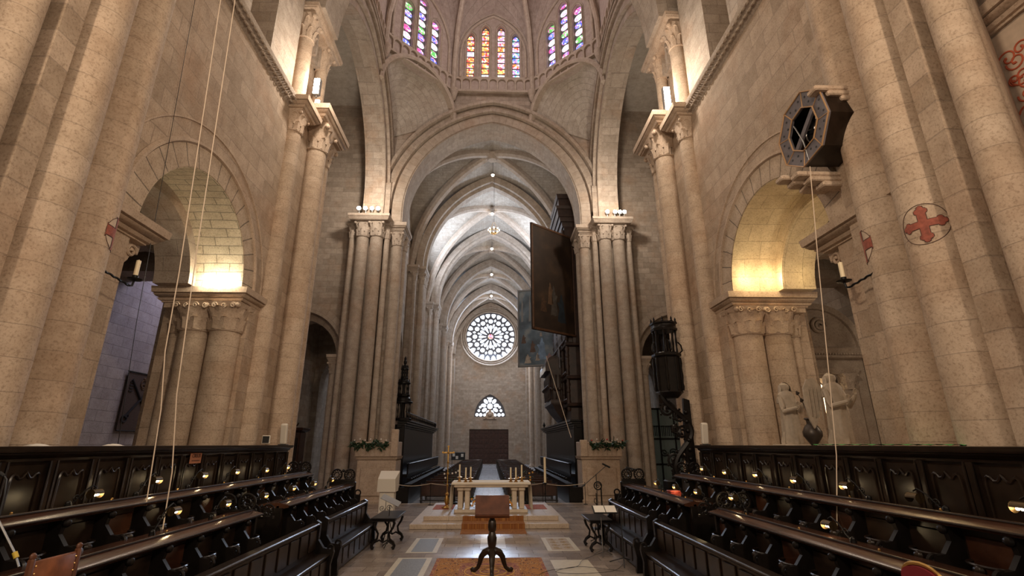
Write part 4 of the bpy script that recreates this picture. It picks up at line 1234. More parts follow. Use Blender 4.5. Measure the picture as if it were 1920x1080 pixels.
# altar
t = thing('altar', 'stone altar table on paired pillars under a white cloth', 'altar', (.08, 18.9, .3))
m = MB(); m.bbox(-1.22, 1.36, 18.35, 19.5, 1.12, 1.27, .02); m.build('altar_top', M['marble'], t)
for x in (-1.0, -.76, .88, 1.14):
    for y in (18.55, 19.25):
        m = MB(); m.bbox(x - .085, x + .085, y - .085, y + .085, .42, 1.0, .02); m.bbox(x - .12, x + .12, y - .12, y + .12, 1.0, 1.12, .03)
        m.build('pillar', M['marble'], t)
m = MB(); m.bbox(-1.2, 1.34, 18.3, 19.45, .3, .42, .03); m.build('base', M['marble'], t)
m = MB()
m.box(-1.30, 1.44, 18.28, 19.55, 1.27, 1.285)
for sx, x in ((-1, -1.30), (1, 1.44)):
    cols = []
    for k in range(13):
        y = 18.28 + 1.27 * k / 12
        w = .025 * math.sin(k * 2.1)
        cols.append([(x, y, 1.285), (x + sx * (.02 + w), y, 1.1), (x + sx * (.035 + w * 1.3), y, .75), (x + sx * (.045 + w * 1.5), y, .42)])
    m.rings(cols, False)
m.box(-1.30, 1.44, 18.27, 18.285, 1.22, 1.285)
m.build('altar_cloth', M['cloth'], label='white cloth draped over the altar and hanging at both ends', cat='cloth')
pos = [(-1.06, 18.75, 1.86, .42), (-.83, 18.55, 1.76, .36), (-.66, 18.6, 1.78, .36), (.76, 18.6, 1.76, .36), (.94, 18.55, 1.76, .36), (1.16, 18.75, 1.84, .42)]
od = ['leftmost', 'second from left', 'third from left', 'third from right', 'second from right', 'rightmost']
for k, (x, y, zt, hc) in enumerate(pos):
    zb = 1.287
    t = thing('altar_candle', 'lit-coloured candle in a gilt holder on the altar, %s' % od[k], 'candle', (x, y, zb), group='candles on the altar')
    t['label'] = 'cream candle in a gilt holder on the altar, %s of six' % od[k]
    m = MB(); h = zt - hc - zb
    m.lathe((x, y, zb), [(.07, 0), (.075, .015), (.035, .04), (.03, h * .4), (.05, h * .5), (.03, h * .6), (.035, h * .8), (.09, h * .9), (.095, h), (.04, h + .01)], 14); m.build('candle_holder', M['gold'], t)
    m = MB(); m.cyl((x, y, zt - hc), (x, y, zt), .028, n=12); m.cyl((x, y, zt), (x, y, zt + .015), .003, n=5); m.build('candle', M['wax'], t)

def bouquet(x, y, z, w, h, label, colours, n=26, seed=1, dep=.25):
    rnd = random.Random(seed)
    t = thing('flower_arrangement', label, 'flowers', (x, y, z))
    m = MB()
    for k in range(n * 3):
        a = rnd.uniform(0, 2 * PI); r = rnd.random() ** .5
        px, py, pz = x + w * r * math.cos(a), y + dep * r * math.sin(a), z + rnd.uniform(.02, h)
        d = Vector((rnd.uniform(-1, 1), rnd.uniform(-1, 1), rnd.uniform(-.1, 1))).normalized()
        sd = d.orthogonal().normalized() * .022
        P0 = Vector((px, py, pz)); up = d.cross(sd) * .4
        L_ = rnd.uniform(.08, .16)
        m.rings([[P0 + sd * .2, P0 - sd * .2], [P0 + d * L_ * .5 + sd + up * .3, P0 + d * L_ * .5 - sd + up * .3], [P0 + d * L_, P0 + d * L_ * 1.02]], False)
        if k % 5 == 0: m.cyl((x, y, z), (px, py, pz), .004, n=4)
    m.build('foliage', M['leaf'], t)
    for ci, c in enumerate(colours):
        m = MB()
        for k in range(n // len(colours)):
            a = rnd.uniform(0, 2 * PI); r = rnd.random() ** .5
            px, py, pz = x + w * r * math.cos(a), y - dep * .6 + dep * r * math.sin(a), z + rnd.uniform(.08, h)
            for q in range(5):
                b = 2 * PI * q / 5
                m.sphere((px + .022 * math.cos(b), py - .01, pz + .022 * math.sin(b)), .017, 6)
            m.sphere((px, py - .018, pz), .012, 6)
        m.build('blossom', M[c], t)
    return t
bouquet(-.45, 18.6, .42, .22, .42, 'yellow lilies and leaves under the altar, left of the lectern', ['orange', 'flower'], 16, 3)
bouquet(.62, 18.6, .42, .22, .42, 'white and yellow flowers under the altar, right of the lectern', ['flower', 'orange'], 14, 4)
bouquet(-1.45, 21.2, 1.0, .42, .55, 'dark foliage with small blossoms behind the altar, left end', ['flower'], 8, 5)
bouquet(1.5, 21.2, 1.0, .40, .50, 'dark foliage with small blossoms behind the altar, right end', ['orange'], 8, 6)
for x, lb in ((-1.45, 'left'), (1.5, 'right')):
    m = MB(); m.lathe((x, 21.2, .3), [(.2, 0), (.22, .05), (.12, .1), (.06, .4), (.1, .6), (.18, .68), (.15, .72)], 16)
    m.build('flower_stand', M['iron'], label='turned pedestal under the foliage behind the altar at the %s' % lb, cat='stand')

# processional cross
t = thing('processional_cross', 'gilt processional cross on a tall stand left of the altar', 'cross', (-1.5, 19.7, .3))
x, y = -1.56, 19.7
m = MB(); m.lathe((x, y, .3), [(.16, 0), (.18, .03), (.10, .07), (.05, .12), (.07, .18), (.1, .3), (.05, .45), (.08, .5), (.03, .56)], 14)
for k in range(3):
    a = 2 * PI * k / 3 + .5; m.sphere((x + .18 * math.cos(a), y + .18 * math.sin(a), .33), .035, 8)
m.build('base', M['gold'], t)
m = MB(); m.cyl((x, y, .8), (x, y, 1.95), .022, n=10)
for z in (1.1, 1.5, 1.9): m.sphere((x, y, z), .05, 8)
m.build('pole', M['gold'], t)
m = MB(); m.bbox(x - .025, x + .025, y - .015, y + .015, 1.95, 2.44, .006); m.bbox(x - .18, x + .18, y - .015, y + .015, 2.22, 2.27, .006)
for px, pz in ((0, 2.46), (-.2, 2.245), (.2, 2.245)):
    for d in ((0, 0), (.025, .02), (-.025, .02), (0, .04)): m.sphere((x + px + d[0], y, pz + d[1] - .01), .024, 6)
m.sphere((x, y - .02, 2.245), .045, 8)
m.build('cross_head', M['gold'], t)
# paschal candle
t = thing('paschal_candle', 'tall thick candle on a slim black stand right of the altar', 'candle', (2.34, 22.0, 0))
m = MB(); m.cyl((2.34, 22, .05), (2.34, 22, 1.0), .018, n=8); m.lathe((2.34, 22, .95), [(.02, 0), (.09, .03), (.1, .06), (.05, .07)], 12); m.sphere((2.34, 22, .6), .04, 8)
for k in range(3):
    a = 2 * PI * k / 3 + .4; m.tube([(2.34, 22, .12), (2.34 + .12 * math.cos(a), 22 + .12 * math.sin(a), .08), (2.34 + .2 * math.cos(a), 22 + .2 * math.sin(a), .0)], .012, 6)
m.build('stand', M['iron'], t)
m = MB(); m.cyl((2.34, 22, 1.02), (2.34, 22, 2.03), .05, n=14); m.build('candle', M['wax'], t)

# carved wooden lectern on the carpet
t = thing('lectern', 'wooden lectern on a turned post with three scrolled feet, on the carpet', 'lectern', (.07, 11.35, .02))
m = MB(); m.T = Matrix.Translation((.07, 11.3, 1.31)) @ Matrix.Rotation(math.radians(-38), 4, 'X')
m.bbox(-.36, .36, -.02, .02, -.24, .24, .008); m.box(-.36, .36, .02, .06, -.24, -.21); m.box(-.34, .34, -.035, -.018, -.22, -.19)
m.build('book_rest', M['woodmid'], t)
m = MB()
m.lathe((.07, 11.38, .35), [(.07, 0), (.095, .03), (.065, .07), (.06, .12), (.09, .22), (.10, .34), (.07, .42), (.06, .45), (.08, .47), (.09, .55), (.075, .66), (.05, .70), (.07, .73), (.045, .76), (.045, .98)], 20)
m.build('post', M['wood'], t)
for k in range(3):
    a = (PI * .12, PI * .88, PI * 1.5)[k]
    m = MB(); c, s_ = math.cos(a), math.sin(a)
    pts = [(.02, .42), (.08, .44), (.17, .40), (.24, .31), (.27, .20), (.31, .11), (.38, .06), (.43, .055), (.46, .09)]
    m.tube([(.07 + c * r, 11.38 + s_ * r, z) for r, z in pts], [.055, .07, .068, .058, .046, .040, .042, .05, .035], 8)
    m.build('leg', M['wood'], t)

# side tables with lyre legs
def side_table(x0, x1, y0, y1, label, z=.75):
    t = thing('side_table', label, 'table', ((x0 + x1) / 2, (y0 + y1) / 2, 0))
    m = MB(); m.bbox(x0, x1, y0, y1, z - .035, z, .012); m.box(x0 + .04, x1 - .04, y0 + .06, y1 - .06, z - .09, z - .03); m.build('table_top', M['black'], t)
    for y in (y0 + .16, y1 - .16):
        for sx, x in ((1, x0 + .10), (-1, x1 - .10)):
            m = MB()
            m.tube([(x, y, z - .08), (x - sx * .03, y, z - .14), (x - sx * .0, y, z - .24), (x + sx * .09, y, z - .38), (x + sx * .07, y, z - .50), (x - sx * .02, y, z - .58), (x - sx * .06, y, z - .66), (x - sx * .02, y, z - .72)], [.03, .035, .03, .025, .028, .034, .04, .05], 8)
            m.sphere((x - sx * .03, y, .035), .035, 8)
            m.build('leg', M['black'], t)
        m = MB(); m.tube([(x0 + .1, y, .16), ((x0 + x1) / 2 - .1, y, .22), ((x0 + x1) / 2, y, .17), ((x0 + x1) / 2 + .1, y, .22), (x1 - .1, y, .16)], .022, 7)
        m.build('stretcher', M['black'], t)
    m = MB(); m.tube([((x0 + x1) / 2, y0 + .16, .18), ((x0 + x1) / 2, (y0 + y1) / 2, z - .1), ((x0 + x1) / 2, y1 - .16, .18)], .012, 6); m.build('iron_brace', M['iron'], t)
side_table(-3.02, -2.36, 13.8, 15.35, 'dark table with scrolled legs at the end of the left bench')
side_table(2.5, 3.1, 13.35, 14.5, 'dark table with scrolled legs at the end of the right bench')

def tripod_stand(x, y, z1, label, mat='rubber', r=.28, name='microphone_stand', cat='microphone stand', h0=.10):
    t = thing(name, label, cat, (x, y, 0))
    m = MB(); m.cyl((x, y, h0 - .03), (x, y, z1), .011, n=8); m.cyl((x, y, h0 + .02), (x, y, h0 + .5), .016, n=8); m.build('pole', M[mat], t)
    for k in range(3):
        a = 2 * PI * k / 3 + .3
        m = MB(); m.tube([(x, y, h0 + .03), (x + r * .5 * math.cos(a), y + r * .5 * math.sin(a), h0 * .7), (x + r * math.cos(a), y + r * math.sin(a), .008)], .011, 6); m.build('leg', M[mat], t)
    return t
t = tripod_stand(3.02, 14.75, 1.75, 'tall microphone stand with a raised boom behind the right table')
m = MB(); m.cyl((2.62, 14.6, 1.45), (3.35, 14.8, 1.98), .009, n=8); m.cyl((2.57, 14.58, 1.42), (2.66, 14.61, 1.48), .025, n=8); m.build('boom', M['rubber'], t)
m = MB(); m.cyl((3.22, 14.75, 2.02), (3.44, 14.82, 1.92), .026, n=10); m.build('microphone', M['rubber'], t)
t = tripod_stand(3.02, 12.2, 1.05, 'black tripod stand with a thin pole beside the right bench', r=.36)
m = MB(); m.cyl((3.02, 12.2, 1.0), (3.02, 12.2, 1.15), .016, n=8); m.build('clutch', M['rubber'], t)
t = tripod_stand(2.75, 13.1, .85, 'folding grey music stand holding open sheets before the right table', 'metal', .25, 'music_stand', 'music stand')
m = MB(); m.T = Matrix.Translation((2.87, 13.2, 1.0)) @ Matrix.Rotation(math.radians(-62), 4, 'X'); m.box(-.30, .30, -.008, .0, -.15, .15); m.box(-.30, .30, -.03, 0, -.155, -.145); m.build('desk', M['rubber'], t)
m = MB(); m.T = Matrix.Translation((2.87, 13.19, 1.008)) @ Matrix.Rotation(math.radians(-62), 4, 'X')
m.box(-.27, -.01, -.02, -.010, -.13, .13); m.box(.01, .27, -.02, -.010, -.13, .13); m.build('sheet_music', M['paper'], label='open white music sheets on the music stand at the right', cat='sheet music')
t = tripod_stand(-2.64, 14.3, 1.0, 'slim music stand with a tilted grey desk by the left table', 'rubber', .2, 'music_stand', 'music stand')
m = MB(); m.T = Matrix.Translation((-2.62, 14.3, 1.12)) @ Matrix.Rotation(math.radians(24), 4, 'Y') @ Matrix.Rotation(math.radians(-70), 4, 'X'); m.box(-.26, .26, -.01, .0, -.14, .14); m.build('desk', M['metal'], t)
t = tripod_stand(3.85, 15.3, 1.35, 'black microphone stand leaning by the far right desk end')
m = MB(); m.cyl((3.7, 15.25, 1.0), (4.12, 15.35, 1.88), .009, n=8); m.build('boom', M['rubber'], t)
m = MB(); m.cyl((4.05, 15.35, 1.90), (4.36, 15.38, 1.82), .028, n=10); m.build('microphone', M['rubber'], t)
# crozier-like iron stand
t = thing('iron_stand', 'black wrought iron stand with a round scrolled top near the right pulpit', 'stand', (3.55, 17.0, 0))
m = MB(); m.cyl((3.62, 17, .03), (3.62, 17, 1.2), .022, n=8); m.cyl((3.45, 17, .03), (3.45, 17, 1.05), .014, n=8); m.torus((3.52, 17, 1.27), .12, .02, 'Y', 20, 6); m.spiral((3.52, 17, 1.27), .09, 1.5, .012, 'Y'); m.bbox(3.32, 3.76, 16.85, 17.15, 0, .04, .01)
m.tube([(3.45, 17, .7), (3.37, 17, .8), (3.40, 17, .9), (3.45, 17, .86)], .012, 6); m.build('frame', M['iron'], t)

# pale wooden box lectern on the left
t = thing('covered_lectern', 'cream covered ambo standing between the left table and the pulpit', 'lectern', (-3.6, 19, 0))
m = MB()
m.rings([[(-3.95, 18.75, .95), (-3.30, 18.75, .95), (-3.30, 19.3, .95), (-3.95, 19.3, .95)], [(-3.93, 18.7, 1.38), (-3.32, 18.7, 1.38), (-3.28, 19.35, 1.62), (-3.97, 19.35, 1.62)]], True, True)
m.build('book_rest', M['white'], t)
m = MB(); m.bbox(-3.88, -3.36, 18.85, 19.25, .06, .96, .02); m.build('body', M['white'], t)
m = MB(); m.bbox(-3.98, -3.26, 18.75, 19.35, 0, .06, .015)
for q in (-1, 1): m.spiral((-3.62 + q * .12, 18.84, .42), .11, 1.4, .012, 'Y', flip=q)
m.cyl((-3.62, 18.84, .1), (-3.62, 18.84, .7), .009, n=6)
m.build('base', M['metal'], t)
# round carved chairs at the pulpit foot
for s, X in ((-1, -4.6), (1, 4.55)):
    t = thing('carved_chair', 'low black carved chair standing before the %s pulpit' % SIDE[s], 'chair', (X, 17.6, 0))
    m = MB(); m.bbox(X - .3, X + .3, 17.4, 17.9, .38, .44, .02); m.build('seat', M['black'], t)
    m = MB(); m.bbox(X - .3, X + .3, 17.86, 17.92, .44, .95, .02); m.torus((X - .2, 17.9, 1.0), .09, .025, 'Y', 14, 6); m.torus((X + .2, 17.9, 1.0), .09, .025, 'Y', 14, 6); m.sphere((X, 17.9, 1.03), .08, 8); m.build('backrest', M['black'], t)
    for a in (-.26, .26):
        for b in (17.44, 17.86):
            m = MB(); m.lathe((X + a, b, 0), [(.03, 0), (.035, .05), (.02, .1), (.035, .2), (.02, .3), (.03, .38)], 8); m.build('leg', M['black'], t)

# ------------------------------------------------------------------ stone pulpits at the west piers
def garland(s, xs, y, z, label):
    rnd = random.Random(11 if s < 0 else 12)
    t = thing('leaf_garland', label, 'garland', (sum(xs) / 2, y, z - .3))
    m = MB(); fl = MB(); rd = MB()
    for k in range(150):
        q = rnd.random(); x = xs[0] + (xs[1] - xs[0]) * q
        sag = .18 * abs(math.sin(q * PI * 3)) + .05
        P0 = Vector((x, y - .05 + rnd.uniform(-.06, .04), z - sag + rnd.uniform(-.12, .09)))
        d = Vector((rnd.uniform(-1, 1), rnd.uniform(-.9, .1), rnd.uniform(-1, .8))).normalized()
        sd = d.orthogonal().normalized() * .045
        L_ = rnd.uniform(.13, .26)
        m.rings([[P0 + sd * .2, P0 - sd * .2], [P0 + d * L_ * .5 + sd, P0 + d * L_ * .5 - sd], [P0 + d * L_, P0 + d * L_ * 1.02]], False)
    m.tube([(xs[0] + (xs[1] - xs[0]) * q / 30, y - .05, z - .18 * abs(math.sin(q / 30 * PI * 3)) - .04) for q in range(31)], .03, 6)
    m.build('leaves', M['leaf'], t)
    for k in range(7):
        x = xs[0] + (xs[1] - xs[0]) * (k + .5) / 7
        (rd if s > 0 and k % 3 == 0 else fl).sphere((x, y - .05, z + .02 + .05 * (k % 2)), .038, 8)
    fl.build('white_blossom', M['flower'], t)
    if rd.v: rd.build('red_blossom', M['redflower'], t)
for s in (-1, 1):
    nm = SIDE[s]
    t = thing('stone_pulpit', 'carved stone pulpit hung with a garland at the foot of the %s crossing pier' % nm, 'pulpit', (s * 5.3, 24.6, -.14))
    m = MB(); m.bbox(*mx(s, 4.35, 6.15), 24.35, 25.7, -.14, 1.85, .03); m.bbox(*mx(s, 4.55, 5.95), 24.28, 24.36, .3, 1.5, .03); m.bbox(*mx(s, 4.3, 6.25), 24.25, 25.75, -.14, .12, .03); m.build('body', M['plain'], t)
    m = MB(); lofted_rect(m, *mx(s, 4.5, 6.0), 24.5, 25.6, [(1.78, -.05), (1.88, .18), (1.95, .2), (2.0, .22)]); m.build('cornice', M['plain'], t)
    m = MB(); m.bbox(*mx(s, 4.35, 6.25), 24.2, 24.34, 2.0, 2.62, .02)
    for k in range(8):
        c = s * (4.55 + k * .22)
        m.tube([(c - .09, 24.19, 2.05), (c - .09, 24.19, 2.36), (c, 24.19, 2.5), (c + .09, 24.19, 2.36), (c + .09, 24.19, 2.05)], .014, 6)
    m.bbox(*mx(s, 4.30, 6.3), 24.16, 24.38, 2.58, 2.66, .02); m.bbox(*mx(s, 4.30, 4.42), 24.2, 25.5, 2.0, 2.66, .02); m.build('parapet', M['plain'], t)
    m = MB(); m.bbox(*mx(s, 4.28, 4.62) if s < 0 else (4.28, 4.62), 24.15, 24.4, 2.0, 3.22 if s < 0 else 2.75, .03); m.build('corner_post', M['plain'], t)
    garland(s, (s * 4.7 if s > 0 else s * 6.4, s * 6.4 if s > 0 else s * 4.7), 24.17, 2.70, 'green leaf garland with %s blossoms on the parapet of the %s pulpit' % ('white' if s < 0 else 'red and white', nm))

# rope barrier across the platform edge
for k, (xa, xb) in enumerate(((-4.3, -2.6), (-2.6, .1), (.1, 2.4), (2.4, 4.3))):
    m = MB(); m.tube([(xa + (xb - xa) * q / 12, 23.6, .88 - .10 * math.sin(PI * q / 12)) for q in range(13)], .012, 6)
    m.build('barrier_rope', M['rope'], label='pale barrier rope hung across the platform edge, %s span' % ('leftmost', 'second from left', 'second from right', 'rightmost')[k], cat='rope', group='barrier ropes')
for k, x in enumerate((-4.3, -2.6, .1, 2.4, 4.3)):
    if k == 2: continue
    t = thing('barrier_post', 'slim post holding the rope barrier, %s' % ('by the left pulpit', 'left of the altar', '', 'right of the altar', 'by the right pulpit')[k], 'post', (x, 23.6, 0))
    m = MB(); m.lathe((x, 23.6, 0), [(.1, 0), (.1, .015), (.012, .03), (.012, .88), (.02, .9), (.005, .93)], 12); m.build('pole', M['iron'], t)

# ------------------------------------------------------------------ nave pews, black nave stalls, organ
def pew(label, cat_group):
    t = thing('nave_pew', label, 'pew', (0, 0, 0), group=cat_group)
    m = MB(); m.bbox(-1.2, 1.2, -.02, .02, .35, .88, .01); m.bbox(-1.2, 1.2, -.05, .05, .86, .90, .01); m.build('backrest', M['woodred'], t, local=True)
    m = MB(); m.bbox(-1.2, 1.2, .02, .42, .42, .46, .01); m.build('seat', M['wood'], t, local=True)
    for x in (-1.2, 1.16):
        m = MB(); m.poly([(-.06, 0), (.44, 0), (.42, .5), (.1, .62), (.04, .93), (-.06, .93)], 'X', x, x + .05); m.build('pew_end', M['wood'], t, local=True)
    m = MB(); m.bbox(-1.2, 1.2, -.26, -.10, .16, .20, .01); m.build('kneeler', M['wood'], t, local=True)
    return t
first = None
ordn = lambda k: ['first', 'second', 'third', 'fourth', 'fifth', 'sixth', 'seventh', 'eighth', 'ninth', 'tenth', 'eleventh', 'twelfth', 'thirteenth', 'fourteenth', 'fifteenth', 'sixteenth', 'seventeenth', 'eighteenth', 'nineteenth', 'twentieth', 'twenty-first', 'twenty-second'][k]
for s in (-1, 1):
    for k in range(21):
        lb = 'dark wooden pew in the %s nave block, %s row from the altar' % (SIDE[s], ordn(k))
        if first is None:
            p = first = pew(lb, 'pews in the nave')
        else:
            p = copy_tree(first, None, lb)
        p.location = (s * 2.05, 25.2 + k * 1.95, -.14)
for s in (-1, 1):
    nm = SIDE[s]
    # front kneeling desk
    t = thing('kneeling_desk', 'long black kneeling desk with a moulded top before the %s nave stalls' % nm, 'desk', (s * 3.75, 33, -.14))
    m = MB(); m.box(*mx(s, 3.7, 3.8), 24.5, 42, -.14, .66); m.bbox(*mx(s, 3.7, 4.85), 24.4, 24.5, -.14, .66, .02); m.build('panel', M['woodred'] if False else M['black'], t)
    m = MB()
    for dz, dx in ((.66, 0), (.70, .03), (.76, .06)):
        m.box(*mx(s, 3.62 - dx * .6, 3.9), 24.4, 42, dz, dz + .04)
    m.build('top_moulding', M['black'], t)
    # stalls
    t = thing('nave_stall', 'black carved canopied stalls along the %s side of the nave' % nm, 'choir stall', (s * 5.0, 35, -.14))
    m = MB(); m.box(*mx(s, 4.98, 5.06), 28.6, 45, -.1, 3.5); m.bbox(*mx(s, 4.7, 5.9), 28.4, 28.6, -.14, 3.6, .02); m.build('back', M['black'], t)
    m = MB()
    for k, (dx, z) in enumerate(((.15, 3.45), (.3, 3.55), (.42, 3.66), (.5, 3.78))):
        m.box(*mx(s, 5.0 - dx, 5.12), 28.3 - .0, 45, z, z + .09)
    m.build('canopy', M['black'], t)
    m = MB(); m.tube([(s * 4.72, 28.6, 4.3), (s * 4.72, 45, 4.3)], .03, 6)
    for k in range(41):
        y = 28.7 + k * .4; m.lathe((s * 4.72, y, 3.85), [(.03, 0), (.015, .1), (.03, .22), (.015, .35), (.02, .43)], 6)
    if s < 0: m.build('balustrade', M['black'], t)
    m = MB(); m.box(*mx(s, 4.45, 5.0), 28.6, 45, .85, 1.0); m.bbox(*mx(s, 4.42, 4.5), 28.6, 45, .98, 1.5, .02); m.bbox(*mx(s, 4.36, 4.56), 28.6, 45, 1.5, 1.56, .02); m.build('desk', M['black'], t)
    for k in range(22):
        y = 28.8 + k * .74
        m = MB(); m.poly([(s * a, b) for a, b in ((4.5, 0), (4.44, .4), (4.3, .55), (4.22, .72), (4.3, .8), (4.5, .78))], 'Y', y, y + .06); m.sphere((s * 4.26, y + .03, .72), .09, 8)
        m.build('seat_arm', M['black'], t)
    for y in (28.5, 44.9):
        m = MB(); m.lathe((s * 5.7 if y < 30 else s * 4.8, y, 3.8), [(.08, 0), (.1, .1), (.05, .2), (.13, .35), (.05, .5), (.02, .6)], 10); m.build('finial', M['black'], t)
# spire on the left stalls
t = thing('carved_spire', 'black openwork tiered spire rising above the left nave stalls', 'spire', (-4.95, 28.6, 3.8))
z = 3.8
for k, (r_, h) in enumerate(((.50, 1.35), (.34, 1.0), (.20, .75))):
    m = MB()
    cx_, cy_ = -4.95, 28.7
    m.lathe((cx_, cy_, z), [(r_ * .5, 0), (r_ * 1.1, .02), (r_ * 1.1, .12), (r_ * .9, .16)], 8)
    for q in range(8):
        a = 2 * PI * q / 8
        px, py = cx_ + r_ * .85 * math.cos(a), cy_ + r_ * .85 * math.sin(a)
        m.lathe((px, py, z + .12), [(.045, 0), (.02, h * .2), (.04, h * .35), (.02, h * .5), (.045, h * .68)], 6)
        m.lathe((px * 1.0, py, z + h * .72), [(.05, 0), (.03, .1), (.045, .16), (.005, .3)], 6)
    m.lathe((cx_, cy_, z + h * .70), [(r_ * .6, 0), (r_ * 1.12, .03), (r_ * 1.12, .10), (r_ * .95, .14), (r_ * .9, h * .2), (r_ * .6, h * .28), (r_ * .3, h * .32)], 10)
    m.lathe((cx_, cy_, z), [(r_ * .35, 0), (r_ * .25, h * .4), (r_ * .35, h * .8)], 8)
    m.build('spire_tier', M['black'], t)
    z += h * .98
m = MB(); m.lathe((-4.95, 28.7, z), [(.08, 0), (.1, .06), (.05, .12), (.09, .2), (.1, .3), (.05, .38), (.07, .46), (.02, .6)], 8); m.build('finial', M['black'], t)

# organ on the right
OW = simple('organ_walnut', (.034, .017, .011), .45, noise=.5, scale=3, bump=.2)
PIP = simple('organ_pipe_metal', (.30, .30, .32), .35, .9)
t = thing('organ', 'tall dark carved organ case above the right nave stalls', 'organ', (5.2, 32, 3.9))
m = MB(); m.box(4.75, 6.2, 29.4, 36, 3.9, 16.6); m.build('case', OW, t)
m = MB()
for k, (o, z0, z1) in enumerate(((.1, 16.2, 16.5), (.25, 16.5, 16.8), (.38, 16.8, 17.3), (.5, 17.3, 17.5), (.3, 17.5, 18.1), (.42, 18.1, 18.4))):
    lofted_rect(m, 4.75 - .0, 6.0, 29.5, 32.0, [(z0, o), (z1, o + .05)])
m.build('crest', OW, t)
for y in (29.45, 31.2, 33.3, 35.2):
    m = MB()
    for j in range(11):
        m.lathe((4.66, y, 4.4 + j * 1.05), [(.10, 0), (.14, .12), (.08, .3), (.15, .5), (.09, .7), (.13, .9), (.1, 1.04)], 8)
    m.build('carved_column', OW, t)
for k in range(34):
    y = 29.75 + k * .165
    if k % 9 == 8: continue
    zt = 14.0 - .9 * abs((k % 9) - 4)
    m = MB(); m.cyl((4.66, y, 9.3), (4.66, y, zt), .07, n=10); m.lathe((4.66, y, 8.6), [(.02, 0), (.07, .7)], 10); m.build('organ_pipe', PIP, t)
for z in (4.6, 6.2, 8.2, 14.6):
    m = MB()
    lofted_rect(m, 4.72, 6.0, 29.35, 36.05, [(z, 0), (z + .08, .18), (z + .2, .22), (z + .28, .05)])
    for k in range(16): m.sphere((4.62, 29.8 + k * .4, z + .45), .13, 6)
    m.build('cornice', OW, t)
t = thing('organ_gallery', 'dark bulging balcony of the choir organ under the painted shutters', 'organ', (4.1, 33, 4.0))
m = MB()
prof = [(.15, 4.0), (.6, 4.5), (.85, 4.9), (1.0, 5.0), (1.0, 5.2), (.9, 5.25), (.9, 6.8), (1.0, 6.9), (1.0, 7.05), (.85, 7.1)]
m.rings([[(4.75 - a * .9, 31.6 + (1 - a) * .5, z), (4.75 - a * .9, 35.4 - (1 - a) * .5, z), (4.9, 35.4, z), (4.9, 31.6, z)] for a, z in prof], True, True)
m.build('gallery_body', OW, t)
m = MB()
m.poly([(3.55, 7.05)] + [(4.15 + .6 * math.cos(PI - PI * q / 10), 7.3 + .75 * math.sin(PI * q / 10)) for q in range(11)] + [(4.75, 7.05)], 'Y', 31.6, 35.2)
m.build('arched_hood', OW, t)
m = MB()
for k in range(8):
    y = 31.8 + k * .45
    m.lathe((3.84, y, 5.3), [(.06, 0), (.04, .2), (.07, .5), (.04, .9), (.07, 1.3), (.05, 1.5)], 7); m.sphere((3.8, y + .22, 6.1), .13, 6)
for k in range(4):
    m.sphere((3.9 + .25 * k, 31.55, 5.9), .12, 6); m.lathe((3.95 + .25 * k, 31.55, 5.3), [(.05, 0), (.03, .3), (.06, .7), (.03, 1.1), (.06, 1.5)], 7)
m.build('carving', OW, t)
for k in range(7):
    m = MB(); m.cyl((4.45, 31.3 + k * .1, 7.2), (4.45, 31.3 + k * .1, 8.6 - .08 * abs(k - 3)), .035, n=8); m.build('organ_pipe', PIP, t)

def paint_mat(name, base, fig, scale, thr=.56):
    m_, nt, b, N, L = mat_new(name)
    tc = N('ShaderNodeTexCoord'); nz = N('ShaderNodeTexNoise'); nz.inputs['Scale'].default_value = scale; nz.inputs['Detail'].default_value = 4
    L(tc.outputs['Object'], nz.inputs['Vector'])
    r = N('ShaderNodeValToRGB'); e = r.color_ramp.elements
    e[0].position = .35; e[0].color = (*[c * .55 for c in base], 1); e[1].position = thr; e[1].color = (*base, 1)
    q = e.new(thr + .12); q.color = (*fig, 1)
    L(nz.outputs['Fac'], r.inputs['Fac']); L(r.outputs['Color'], b.inputs['Base Color']); b.inputs['Roughness'].default_value = .55
    return m_
def shutter(name, P0, P1, z0, z1, label, base, frame, figs, slope=0.0):
    """painted shutter leaf between two plan points; figs: (u, v, w, h, colour material) ellipses in panel units"""
    a = Vector((P0[0], P0[1], 0)); b = Vector((P1[0], P1[1], 0)); d = (b - a); Wd = d.length; d.normalize(); nrm = Vector((d.y, -d.x, 0))
    t = thing(name, label, 'painting', ((a + b) / 2)[:2] + (z0,))
    Tm = Matrix(((d.x, nrm.x, 0, a.x), (d.y, nrm.y, 0, a.y), (0, 0, 1, 0), (0, 0, 0, 1)))
    m = MB(); m.T = Tm; m.box(0, Wd, -.08, .02, z0, z1); m.build('canvas', base, t)
    m = MB(); m.T = Tm
    m.bbox(0, Wd, -.1, .06, z0, z0 + .14, .02); m.bbox(0, Wd, -.1, .06, z1 - .14, z1, .02); m.bbox(0, .13, -.1, .06, z0, z1, .02); m.bbox(Wd - .13, Wd, -.1, .06, z0, z1, .02)
    m.build('frame', frame, t)
    for u, v, w, h, c in figs:
        m = MB(); m.T = Tm
        sil = [(-.9, -1), (-.5, -.95), (.2, -1.0), (.95, -.9), (.8, -.5), (.55, -.1), (.7, .15), (.95, .3), (.8, .42), (.45, .35), (.42, .55), (.25, .62), (.24, .8), (.1, .98), (-.08, .98), (-.2, .82), (-.18, .64), (-.42, .5), (-.5, .1), (-.62, -.4)]
        fl_ = -1 if u > .5 else 1
        m.poly([(u * Wd + w * a_ * fl_, z0 + v * (z1 - z0) + h * b_) for a_, b_ in sil], 'Y', .02, .022)
        m.build('painted_figure', c, t)
    return t
P1m = paint_mat('dark_brown_canvas', (.036, .021, .012), (.060, .034, .017), .9)
fr1 = simple('shutter_frame', (.09, .042, .02), .5, noise=.3)
